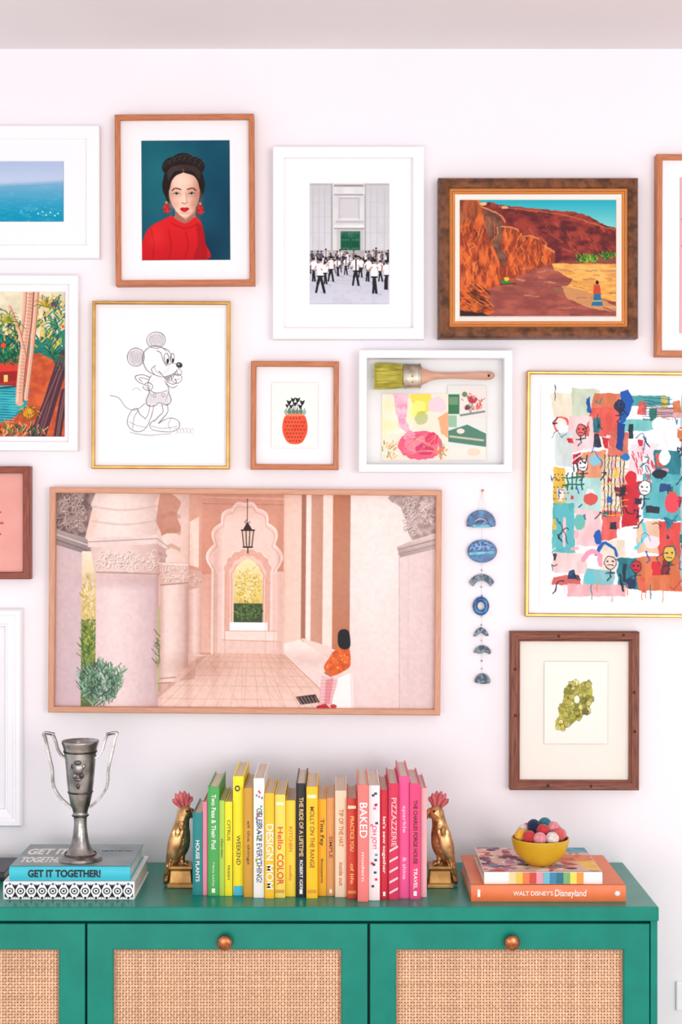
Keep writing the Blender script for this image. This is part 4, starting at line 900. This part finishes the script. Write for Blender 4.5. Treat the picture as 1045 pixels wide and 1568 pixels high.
# ------------------------------------------------------------------ books
m_page = mat('book_pages', (232, 222, 208), .8, c2=(200, 188, 172), sc=10, stretch=(400, 1, 1), con=(.3, .7))
def book(name, T, H, Dp, m, parent, M, bulge=.0025, page=None):
    """local: x thickness 0..T, spine at y=0 facing -Y, z length 0..H"""
    V = []; Fc = []; MI = []
    def add(v, f, mi):
        o = len(V); V.extend(v); Fc.extend([tuple(o + i for i in q) for q in f]); MI.extend([mi] * len(f))
    b = min(.0022, T * .15)
    add(boxv((0, .001, 0), (b, Dp, H)), BF, 0); add(boxv((T - b, .001, 0), (T, Dp, H)), BF, 0)
    n = 8; v = []
    for zz in (0, H):
        for i in range(n + 1):
            u_ = i / n; v.append((T * u_, .0012 - bulge * (1 - (2 * u_ - 1) ** 2), zz))
        for i in range(n + 1):
            u_ = 1 - i / n; v.append((T * u_, .004, zz))
    k = 2 * (n + 1)
    f = [tuple(range(k)), tuple(range(2 * k - 1, k - 1, -1))] + [(i, (i + 1) % k, k + (i + 1) % k, k + i) for i in range(k)]
    add(v, f, 0)
    add(boxv((b, .004, .003), (T - b, Dp - .004, H - .003)), BF, 1)
    V2 = [M @ Vector(p) for p in V]
    return mesh(name, V2, Fc, [m, page or m_page], parent, mi=MI)

eb = empty('row_of_books', (0, -.25, TZ))
W_ = (244, 240, 236)
BK = [
 (295, 310, 1245, 1371, (26, 130, 132), [('HOUSE PLANTS', W_, .58, .5, .38)]),
 (310.5, 318, 1228, 1371, (226, 140, 158), []),
 (318.5, 335.5, 1205, 1372, (70, 168, 80), [('Two Peas & Their Pod', W_, .32, .5, .4), ('Maria Lichty', (220, 236, 200), .8, .22, .25)]),
 (336, 344, 1226, 1372, (172, 206, 78), [('Garden', (60, 110, 40), .5, .2, .4)]),
 (344.5, 356, 1228, 1372, (236, 226, 36), [('CITRUS', (110, 120, 20), .3, .22, .4), ('FRESH', (110, 120, 20), .75, .15, .3)]),
 (357, 373, 1189, 1371, (254, 232, 24), [('WEEKEND', (90, 80, 40), .62, .25, .38), ('o', (60, 60, 60), .1, .05, .5)]),
 (373.5, 388, 1207, 1374, (206, 152, 50), [('all the things', (120, 74, 20), .5, .4, .35)]),
 (388.5, 405, 1192, 1375, (242, 238, 230), [('CELEBRATE EVERYTHING!', (60, 90, 120), .56, .62, .5)]),
 (405.5, 420, 1215, 1376, (248, 192, 30), [('DESIGN MOM', W_, .6, .62, .75)]),
 (421, 437, 1217, 1375, (246, 218, 92), [('Hello', (222, 70, 50), .42, .22, .5), ('COLOR', (222, 70, 50), .72, .3, .6)]),
 (437.5, 453, 1226, 1373, (252, 212, 54), [('KITCHEN', (210, 120, 60), .4, .26, .35), ('studio', (210, 120, 60), .75, .16, .3)]),
 (453.5, 469, 1200, 1374, (28, 26, 30), [('THE RIDE OF A LIFETIME', (236, 200, 130), .38, .52, .42), ('ROBERT IGER', W_, .8, .26, .32)]),
 (469.5, 486.5, 1205, 1376, (253, 196, 20), [('MOLLY ON THE RANGE', (140, 96, 30), .45, .55, .4)]),
 (487, 500, 1224, 1372, (240, 178, 28), [('Tina Fey', (70, 40, 20), .34, .28, .55), ('Bossypants', (120, 70, 20), .74, .25, .35)]),
 (500.5, 513, 1222, 1372, (226, 156, 90), [('SIMPLE', (150, 80, 40), .5, .22, .4)]),
 (513.5, 531, 1211, 1374, (246, 210, 178), [('TIP OF THE HAT', (190, 110, 60), .35, .35, .4), ('inside out', (176, 120, 90), .78, .22, .35)]),
 (531.5, 547, 1223, 1376, (212, 62, 44), [('PRACTICE YOU', (250, 210, 120), .35, .35, .38), ('of life', (250, 200, 110), .75, .2, .35)]),
 (548, 564.5, 1202, 1381, (238, 122, 116), [('BAKED', W_, .3, .3, .7), ('modern', (250, 220, 210), .7, .25, .3)]),
 (565, 582, 1203, 1379, (249, 228, 228), [('OH JOY!', (226, 60, 110), .45, .2, .5)]),
 (582.5, 595, 1210, 1377, (210, 26, 50), [("let's sew together", W_, .5, .52, .5)]),
 (595.5, 611, 1200, 1378, (212, 40, 80), [('PIZZAZZERIE', (250, 190, 190), .33, .42, .5)]),
 (611.5, 627.5, 1189, 1376, (240, 80, 144), [('sparkle', (250, 200, 220), .35, .22, .4), ('& shine', (250, 200, 220), .75, .18, .35)]),
 (628, 644.5, 1200, 1377, (232, 64, 120), [('THE CHARLES FORGE HOUSE', (70, 20, 40), .42, .55, .38), ('TRAVEL', W_, .82, .18, .35)]),
 (645, 654, 1207, 1374, (240, 176, 182), []),
]
for i, (x0, x1, yt, ybm, col, tx) in enumerate(BK):
    D = (CAMZ - TZ) * F / (ybm - 784); y = -(CAMD - D); k = D / F
    a = (x0 - 522.5) * k; b = (x1 - 522.5) * k; H = (ybm - yt) * k; T = b - a
    m = mat('book_cover_%d' % (i + 1), col, .4, c2=tuple(v * .97 for v in col), sc=25)
    book('book_%d' % (i + 1), T, H, min(.235, max(.15, H * .82)), m, eb, Matrix.Translation((a, y, TZ + .0003)), .0016)
    for s, tc, pos, ln, wd in tx:
        mt = mat('ink_%d_%d_%d' % tc, tc, .5)
        text('title_%d' % (i + 1), s, (a + T / 2, y - .0009, TZ + H * (1 - pos)), MD, .01, mt, eb, fit=H * ln, maxh=T * wd, bold=.012)
    def patch(c0, c1, xa, xb, col2):
        box('label_%d' % (i + 1), (a + T * xa, y - .0008, TZ + H * c0), (a + T * xb, y + .001, TZ + H * c1), mat('label_%d_%d_%d' % col2, col2, .5), eb)
    if i == 5: patch(.0, .08, .08, .92, (70, 190, 220))
    if i in (2, 11, 14, 19, 22): patch(.03, .07, .35, .65, W_)
    if i == 7:
        rr = random.Random(3)
        for k2 in range(22):
            cz_ = rr.uniform(.04, .96); cx_ = rr.uniform(.15, .7); patch(cz_, cz_ + .018, cx_, cx_ + .16, rr.choice([(230, 80, 120), (60, 150, 190), (250, 200, 50), (90, 170, 100)]))
    if i == 18:
        rr = random.Random(5)
        for k2 in range(14):
            cz_ = rr.uniform(.04, .4) if k2 % 2 else rr.uniform(.6, .95); cx_ = rr.uniform(.15, .6); patch(cz_, cz_ + .02, cx_, cx_ + .25, rr.choice([(240, 120, 150), (40, 70, 110), (60, 160, 180), (226, 60, 60)]))
    if i == 20:
        for k2 in range(5):
            zc = TZ + H * (.05 + k2 * .09)
            mesh('stripe_%d' % k2, [(a + T * .08, y - .0009, zc), (a + T * .92, y - .0009, zc + H * .04), (a + T * .92, y - .0009, zc + H * .06), (a + T * .08, y - .0009, zc + H * .02)], [(0, 1, 2, 3)], mat('label_w', (250, 200, 210)), eb)
    if i in (9, 12, 16): patch(.9, .93, .1, .9, (250, 236, 190)); patch(.05, .08, .1, .9, (226, 150, 60))

def flatM(x0, y, z, rz=0):
    return Matrix.Translation((x0, y, z)) @ Matrix.Rotation(rz, 4, 'Z') @ Matrix(((0, 0, 1, 0), (0, 1, 0, 0), (-1, 0, 0, 0), (0, 0, 0, 1)))
def PX(px, D): return (px - 522.5) * D / F

# left stack ---------------------------------------------------
el = empty('stacked_books', (-.5, -.2, TZ))
D1 = 2.887; yA = -(CAMD - D1); x0 = PX(5, D1); x1 = PX(206, D1); T1 = .0345
m_wb = mat('white_patterned_cover', (242, 242, 242), .4)
book('patterned_book', T1, x1 - x0, .215, m_wb, el, flatM(x0, yA, TZ + .0003 + T1))
c = Cv(0, 0, 200, 27, (243, 243, 243), res=2.2)
for k in range(12):
    cx = 8 + k * 16.8
    c.ell(cx, 13.5, 5.5, 5.5, (34, 34, 38)); c.ell(cx, 13.5, 3.8, 3.8, (243, 243, 243)); c.ell(cx, 13.5, 1.8, 1.8, (34, 34, 38))
    for sx in (-1, 1):
        for sy in (-1, 1): c.poly([(cx + sx * 8.4, 13.5 + sy * 1), (cx + sx * 8.4, 13.5 + sy * 9), (cx + sx * 3, 13.5 + sy * 12)], (34, 34, 38))
    c.line([(cx - 8.4, 2), (cx - 8.4, 25)], .9, (34, 34, 38)); c.ell(cx, 2, 2, 2, (60, 110, 150)); c.ell(cx, 25, 2, 2, (34, 34, 38))
def mapsp(xx, yy): return np.stack([x0 + .003 + xx / 200 * (x1 - x0 - .006), np.full_like(xx, yA - .0017), TZ + T1 - .002 - yy / 27 * (T1 - .004)], -1)
c.to_mesh('spine_pattern', mapsp, m_paintv, el)
T2_ = .0265; x2 = PX(13, D1); x3 = PX(199, D1); zt2 = TZ + T1 + .0006
m_tq = mat('turquoise_cover', (62, 192, 210), .4)
m_cov = mat('grey_green_cover', (140, 154, 156), .35, c2=(112, 128, 132), sc=14)
book('turquoise_book', T2_, x3 - x2, .195, m_tq, el, flatM(x2, yA + .006, zt2 + T2_))
box('cover_art', (x2 + .001, yA + .012, zt2 + T2_ - .001), (x3 - .001, yA + .006 + .193, zt2 + T2_ + .0004), m_cov, el)
mk = mat('ink_black', (26, 26, 30), .5)
text('spine_title', 'GET IT TOGETHER!', ((x2 + x3) / 2 - .01, yA + .0035, zt2 + T2_ * .5), MF, .02, mk, el, fit=.138, maxh=.014, bold=.03)
MT = Matrix.Identity(4)
text('cover_title', 'GET IT', (x2 + .05, yA + .13, zt2 + T2_ + .0006), MT, .02, mat('ink_cream', (236, 232, 222), .5), el, fit=.08, maxh=.05, bold=.04)
text('cover_title', 'TOGETHER', (x2 + .055, yA + .06, zt2 + T2_ + .0006), MT, .02, mat('ink_cream', (236, 232, 222), .5), el, fit=.09, maxh=.045, bold=.04)
text('cover_text', 'organise every room', (x3 - .045, yA + .14, zt2 + T2_ + .0006), MT, .01, mk, el, fit=.06, maxh=.012)
ztop_l = zt2 + T2_ + .0005

ef = empty('dark_book', (-.75, -.1, TZ)); D5 = 3.03
book('dark_cover_book', .018, PX(6, D5) - PX(-140, D5), .13, mat('charcoal_cover', (60, 62, 70), .4), ef, flatM(PX(-140, D5), -(CAMD - D5), TZ + .0183))

# right stack ---------------------------------------------------
er = empty('coffee_table_books', (.4, -.2, TZ))
D3 = 2.873; yB = -(CAMD - D3); a0 = PX(722, D3); a1 = PX(959, D3); T3 = .0315
m_or = mat('orange_cover', (234, 124, 74), .4, c2=(228, 116, 68), sc=20)
book('orange_book', T3, a1 - a0, .25, m_or, er, flatM(a0, yB, TZ + .0003 + T3))
text('spine_title', "WALT DISNEY'S", (a0 + .135 - .018, yB - .0018, TZ + T3 * .5), MF, .01, mat('ink_w', W_, .5), er, fit=.075, maxh=.0085, bold=.01)
text('spine_title', 'Disneyland', (a0 + .205 - .018, yB - .0018, TZ + T3 * .52), MF, .01, mat('ink_w', W_, .5), er, fit=.06, maxh=.0165, bold=.01, shear=.1)
lathe('spine_emblem', [(.0001, .0022), (.005, .002), (.0052, 0)], (a1 - .016, yB + .0005, TZ + T3 * .5), mat('ink_w', W_), er, 16, 'Y')
box('spine_mark', (a0 + .012, yB - .0014, TZ + T3 * .3), (a0 + .017, yB, TZ + T3 * .75), mat('ink_w', W_), er)
zb4 = TZ + T3 + .0006; T4 = .023; D4 = D3 + .005; b0 = PX(742, D4); b1 = PX(923, D4); yC = -(CAMD - D4)
m_wc = mat('white_cover', (242, 237, 232), .4)
book('colourful_book', T4, b1 - b0, .21, m_wc, er, flatM(b0, yC, zb4 + T4))
c = Cv(0, 0, 180, 170, (226, 190, 176), res=1.3); c.warp = 3; rc = random.Random(9)
for k in range(170):
    x, y = rc.uniform(0, 180), rc.uniform(0, 170); s = rc.uniform(4, 14)
    c.ell(x, y, s, s * .6, rc.choice([(206, 116, 116), (240, 224, 214), (90, 80, 120), (150, 60, 90), (120, 130, 160), (190, 120, 160), (56, 56, 84), (230, 160, 160), (246, 240, 236), (200, 84, 70)]), .85, rot=rc.uniform(0, 3))
c.poly([(110, 40), (180, 60), (180, 110), (120, 100)], (232, 120, 70), .7); c.poly([(130, 0), (180, 0), (180, 40), (140, 36)], (90, 170, 190), .8); c.poly([(150, 100), (180, 95), (180, 165), (160, 160)], (246, 206, 90), .8)
def mapc(xx, yy): return np.stack([b0 + .001 + xx / 180 * (b1 - b0 - .002), yC + .208 - yy / 170 * .205, np.full_like(xx, zb4 + T4 + .0005)], -1)
c.to_mesh('cover_art', mapc, m_paintv, er)
sw = (b1 - b0)
st = [(240, 234, 228)] * 3 + [(244, 206, 150), (236, 190, 70), (230, 120, 70), (206, 70, 60), (226, 150, 160), (110, 180, 200), (60, 130, 170), (40, 110, 130), (120, 170, 110), (240, 214, 90), (236, 150, 60)]
for k, cc in enumerate(st):
    if k < 3: continue
    xa = b0 + sw * (.04 + k / len(st) * .8); box('spine_stripe_%d' % k, (xa, yC - .0016, zb4 + .001), (xa + sw * .8 / len(st) + .0002, yC + .001, zb4 + T4 - .001), mat('stripe_%d_%d_%d' % cc, cc, .5), er)
ztop_r = zb4 + T4 + .0006

# bowl ---------------------------------------------------------
m_must = mat('mustard_glaze', (212, 166, 32), .35, c2=(198, 152, 24), sc=14, spec=.4)
Db = 2.94; bx = PX(828, Db); by = -(CAMD - Db); rs = Db / F
bp = [(.0001, 0), (16, 0), (20, 1.5), (30, 9), (38, 20), (42, 31), (44, 41), (43.2, 43), (41.5, 41), (39.5, 31), (35, 20), (27, 11), (16, 5), (.0001, 4)]
pr = cat([(r_, h_) for r_, h_ in bp], 3)
lathe('mustard_bowl', [(max(r_, .0001) * rs, max(h_, 0) * rs * .96) for r_, h_ in pr], (bx, by, ztop_r), m_must, None, 56)
rb = random.Random(4)
bcol = [('felt_pink', (236, 150, 160)), ('felt_red', (206, 60, 66)), ('felt_navy', (36, 44, 74)), ('felt_teal', (40, 120, 130)), ('felt_yellow', (240, 180, 50)), ('felt_cream', (240, 222, 214)), ('felt_coral', (226, 96, 96))]
bmats = [mat(n, cc, .95, c2=tuple(v * .85 for v in cc), sc=200, bump=.6, bsc=500, sheen=.3, spec=.1) for n, cc in bcol]
V = []; Fc = []; MI = []
def ball(cx, cy, cz2, r, mi):
    o = len(V); nu, nv = 20, 12
    for j in range(nv + 1):
        ph = math.pi * j / nv
        for i2 in range(nu):
            th = 2 * math.pi * i2 / nu; q = r * (1 + rb.uniform(-.02, .02)); V.append((cx + q * math.sin(ph) * math.cos(th), cy + q * math.sin(ph) * math.sin(th), cz2 + q * math.cos(ph)))
    for j in range(nv):
        for i2 in range(nu):
            Fc.append((o + j * nu + i2, o + j * nu + (i2 + 1) % nu, o + (j + 1) * nu + (i2 + 1) % nu, o + (j + 1) * nu + i2)); MI.append(mi)
BL = [(-30, -6, 47, 4), (-19, -18, 47, 1), (-4, -26, 46, 0), (3, -8, 55, 1), (15, -24, 46, 5), (26, -12, 49, 6), (31, 6, 46, 0), (-10, 0, 61, 2), (8, 8, 62, 3), (20, 2, 57, 0), (-24, 10, 51, 5), (26, 20, 48, 2), (0, 26, 50, 4), (-16, 24, 50, 6), (14, 26, 50, 1), (0, 2, 34, 6), (-18, 0, 33, 2), (18, 0, 33, 4)]
for x, y, z, mi in BL: ball(bx + x * rs, by + y * rs, ztop_r + z * rs * .96, 10.3 * rs, mi)
mesh('felt_balls', V, Fc, bmats, None, True, MI)

# trophy ---------------------------------------------------------
Dt = 2.95; ts = Dt / F; tx = PX(123, Dt); ty = -(CAMD - Dt); tz = ztop_l
m_pew = mat('aged_pewter', (176, 172, 168), .3, 1.0, c2=(108, 104, 102), sc=26, con=(.35, .62), bump=.25, bsc=90)
m_pewd = mat('dark_pewter', (110, 106, 104), .4, 1.0, c2=(60, 58, 58), sc=60, bump=.5)
et = empty('trophy_cup', (tx, ty, tz))
pf = [(.1, 0), (31, 0), (32, 2.5), (31, 5), (25, 8), (21, 11), (19, 14), (16, 20), (12.5, 32), (10.5, 46), (9.8, 58), (10.5, 66), (12, 69), (11, 72), (12.5, 78), (16, 90), (18.5, 104), (20.5, 120), (22, 138), (23.5, 155), (25.5, 170), (28, 178), (28.5, 181), (27, 182), (24.5, 176), (22.5, 160), (20.5, 138), (18, 110), (12, 84), (.1, 76)]
lathe('cup_body', [(r_ * ts, h_ * ts) for r_, h_ in cat(pf, 3)], (tx, ty, tz), m_pew, et, 64)
for h_, r_ in ((166, 25.4), (104, 19.2), (68, 12.6), (9, 24.6)):
    lathe('cup_band', [(r_ * ts - .001, (h_ - 1.6) * ts), (r_ * ts + .0006, (h_ - .8) * ts), (r_ * ts + .0006, (h_ + .8) * ts), (r_ * ts - .001, (h_ + 1.6) * ts)], (tx, ty, tz), m_pewd, et, 64)
for k, (dx, dz, rx_, rz_) in enumerate(((0, 142, 8, 9), (0, 152, 6, 4), (-5, 132, 4, 5), (5, 132, 4, 5), (0, 126, 5, 3), (-8, 146, 3, 4), (8, 146, 3, 4), (0, 116, 3, 5))):
    rad = 22 - (142 - dz) * .09; yy = ty - math.sqrt(max(0, rad ** 2 - dx ** 2)) * ts
    bpy.ops.mesh.primitive_uv_sphere_add(segments=14, ring_count=8, location=(0, 0, 0)); o = bpy.context.object; o.name = 'crest_relief_%d' % k
    for v_ in o.data.vertices: v_.co = (tx + dx * ts + v_.co.x * rx_ * ts, yy + v_.co.y * .0022, tz + dz * ts + v_.co.z * rz_ * ts)
    for p_ in o.data.polygons: p_.use_smooth = True
    o.data.materials.append(m_pewd if k % 2 else m_pew); o.parent = et; o.matrix_parent_inverse = Matrix.Translation(-et.location)
def strap(name, pts, w, th):
    q = cat(pts, 8); V = []; Fc = []
    for i, (x, z) in enumerate(q):
        a = q[max(i - 1, 0)]; b = q[min(i + 1, len(q) - 1)]; dx, dz = b[0] - a[0], b[1] - a[1]; l = math.hypot(dx, dz); nx, nz = -dz / l, dx / l
        for sx, sy in ((1, -1), (1, 1), (-1, 1), (-1, -1)): V.append((tx + (x + nx * th * sx) * ts, ty + sy * w * ts, tz + (z + nz * th * sx) * ts))
    for i in range(len(q) - 1):
        for k in range(4): Fc.append((i * 4 + k, i * 4 + (k + 1) % 4, i * 4 + 4 + (k + 1) % 4, i * 4 + 4 + k))
    Fc += [(0, 1, 2, 3), tuple(len(V) - 1 - i for i in range(4))]
    return mesh(name, V, Fc, m_pew, et, bevel=.0006)
for s, nm in ((-1, 'l'), (1, 'r')):
    strap('handle_outer_' + nm, [(s * 40, 192), (s * 56, 194), (s * 53, 184), (s * 48, 160), (s * 43, 138), (s * 42, 120), (s * 39, 108), (s * 29, 93), (s * 14, 80)], 4.5, 1.8)
    strap('handle_inner_' + nm, [(s * 55, 193), (s * 43, 191), (s * 38, 182), (s * 34, 168), (s * 27, 158), (s * 21, 156)], 4.5, 1.6)

# bird bookends ---------------------------------------------------------
m_bg = mat('antique_gold', (214, 166, 112), .36, .9, c2=(140, 98, 62), sc=60, con=(.32, .6), bump=.6, bsc=130, btype='voronoi')
m_bf = mat('gold_feather', (226, 180, 126), .34, .9, c2=(168, 120, 78), sc=50)
m_pk = mat('rose_crest', (212, 108, 110), .5, c2=(166, 70, 76), sc=60)
m_blk = mat('bookend_block', (190, 146, 84), .4, .6, c2=(150, 108, 58), sc=40)
m_eye = mat('bird_eye', (20, 18, 18), .15)
def bird(cx, basepy, s):
    D = (CAMZ - TZ) * F / (basepy - 784); k = D / F; X0 = PX(cx, D); yf = -(CAMD - D); Y0 = yf + .028
    e = empty('bird_bookend', (X0, Y0, TZ))
    def q(x, z, y=0): return (X0 + s * x * k, Y0 + y * k, TZ + z * k)
    V = []
    for zz, w in ((0.3, 20), (5, 20), (8, 17), (26, 15.5), (29, 18), (33, 18)):
        for sx, sy in ((-1, -1), (1, -1), (1, 1), (-1, 1)): V.append(q(2 + sx * w, zz, sy * w))
    Fc = [(0, 1, 2, 3), (20, 21, 22, 23)] + [(i * 4 + j, i * 4 + (j + 1) % 4, i * 4 + 4 + (j + 1) % 4, i * 4 + 4 + j) for i in range(5) for j in range(4)]
    mesh('base_block', V, Fc, m_blk, e, bevel=.001)
    def L(n, pts, m, seg=20): return loft(n, [q(x, z, y) + (ri * k, ry * k) for x, z, y, ri, ry in pts], m, e, seg)
    L('bird_body', [(9, 125, 0, 1.5, 1.5), (8, 121, 0, 8, 7), (7, 113, 0, 11.5, 10), (4, 104, 0, 10.5, 10), (2, 93, 0, 12, 12), (0, 78, 0, 15.5, 15), (-3, 62, 0, 17, 16), (-8, 48, 0, 14, 14), (-13, 36, 0, 9.5, 10), (-18, 22, 0, 6.5, 8), (-22, 8, 0, 5, 7), (-24, 2, 0, 2, 4)], m_bg, 24)
    L('beak_upper', [(14, 116, 0, 5, 4), (18, 114, 0, 4.4, 3.4), (21.4, 109, 0, 3, 2.4), (21.6, 102, 0, 1, .9)], m_bf, 12)
    L('beak_lower', [(14, 108, 0, 3, 3), (17, 106, 0, 2.4, 2.2), (19, 104, 0, .8, .8)], m_bf, 12)
    for sy in (-1, 1):
        bpy.ops.mesh.primitive_uv_sphere_add(segments=14, ring_count=8, radius=2.0 * k, location=(0, 0, 0)); o = bpy.context.object; o.name = 'bird_eye'
        p = q(11, 116, sy * 8.6)
        for v_ in o.data.vertices: v_.co = v_.co + Vector(p)
        o.data.materials.append(m_eye); o.parent = e; o.matrix_parent_inverse = Matrix.Translation(-e.location)
        L('wing', [(0, 94, sy * 8, 3, 3), (-3, 86, sy * 12, 9, 4), (-6, 70, sy * 14, 11, 4), (-11, 52, sy * 12.5, 9, 3.5), (-17, 34, sy * 9, 5, 3), (-22, 16, sy * 6, 2, 2)], m_bf, 16)
        for row in range(6):
            for j in range(-1, 2):
                t = row / 5; fx = -2 - 12 * t + j * (6 - 2.6 * t); fz = 86 - 46 * t - (2 if j else 0); yy = sy * (16.6 - 4.6 * t - abs(j) * 1.2)
                L('feather', [(fx + 1, fz + 7, yy * .96, 1, .6), (fx, fz + 2, yy, 3.8 - t, 1.2), (fx - 1.6, fz - 6, yy, 3.4 - t, 1.3), (fx - 3.4, fz - 13, yy * .98, .6, .6)], m_bf if (row + j) % 2 else m_bg, 8)
        L('leg', [(2, 48, sy * 6, 5, 4), (3, 40, sy * 6, 3.4, 3), (4, 33.6, sy * 6, 2.6, 2.6)], m_bg, 12)
        for j in (-1, 0, 1): L('toe', [(3, 35, sy * 6, 1.6, 1.4), (8, 35.4, sy * 6 + j * 3, 1.7, 1.4), (12, 34.2, sy * 6 + j * 4.5, .7, .7)], m_bg, 8)
    for j, (tx_, tz_) in enumerate(((-12, 134), (-8, 142), (-1, 146), (6, 146), (13, 143), (18, 137))):
        bx_, bz_ = 2 + j * 1.8, 119; mx, mz = (bx_ + tx_) / 2 - 1, (bz_ + tz_) / 2 + 1; yo = (j % 2) * 3 - 1.5
        L('crest_feather', [(bx_, bz_, yo, 1.6, 1.6), (mx, mz, yo, 3.4, 1.4), (bx_ * .2 + tx_ * .8, bz_ * .2 + tz_ * .8, yo, 3.4, 1.3), (tx_, tz_, yo, .7, .6)], m_pk, 10)
bird(274, 1361, 1); bird(677, 1361, -1)

# ------------------------------------------------------------------ lights / world
w = bpy.data.worlds.new('daylight'); scene.world = w; w.use_nodes = True
nt = w.node_tree; bg = nt.nodes['Background']
tc = nt.nodes.new('ShaderNodeTexCoord'); sp = nt.nodes.new('ShaderNodeSeparateXYZ'); nt.links.new(tc.outputs['Generated'], sp.inputs[0])
cr = nt.nodes.new('ShaderNodeValToRGB'); mr = nt.nodes.new('ShaderNodeMapRange'); mr.inputs['From Min'].default_value = -1; mr.inputs['From Max'].default_value = 1
nt.links.new(sp.outputs['X'], mr.inputs['Value']); nt.links.new(mr.outputs[0], cr.inputs[0])
cr.color_ramp.elements[0].color = (.92, .94, .99, 1); cr.color_ramp.elements[1].color = (.98, .98, 1.0, 1)
nt.links.new(cr.outputs[0], bg.inputs['Color']); bg.inputs['Strength'].default_value = 1.04
def area(name, loc, tgt, sx, sy, en, col):
    l = bpy.data.lights.new(name, 'AREA'); l.shape = 'RECTANGLE'; l.size = sx; l.size_y = sy; l.energy = en; l.color = col
    o = bpy.data.objects.new(name, l); o.location = loc; scene.collection.objects.link(o)
    o.rotation_euler = (Vector(tgt) - Vector(loc)).to_track_quat('-Z', 'Y').to_euler(); return o
area('window_daylight', (1.6, -4.4, 1.4), (0, 0, .95), 1.6, 1.4, 52, (1, .98, .985))
area('low_fill_light', (-0.8, -4.2, .75), (0, 0, .9), 2.0, .9, 34, (1, .98, .985))  # added low fill behind the camera, brightens wall and ceiling; not a window

cam = bpy.data.cameras.new('camera'); co = bpy.data.objects.new('camera', cam); scene.collection.objects.link(co)
cam.sensor_fit = 'VERTICAL'; cam.sensor_height = 36; cam.lens = F / 1568 * 36; cam.clip_start = .05
co.location = (0, -CAMD, CAMZ); co.rotation_euler = (math.pi / 2, 0, 0)
scene.camera = co
print('done')
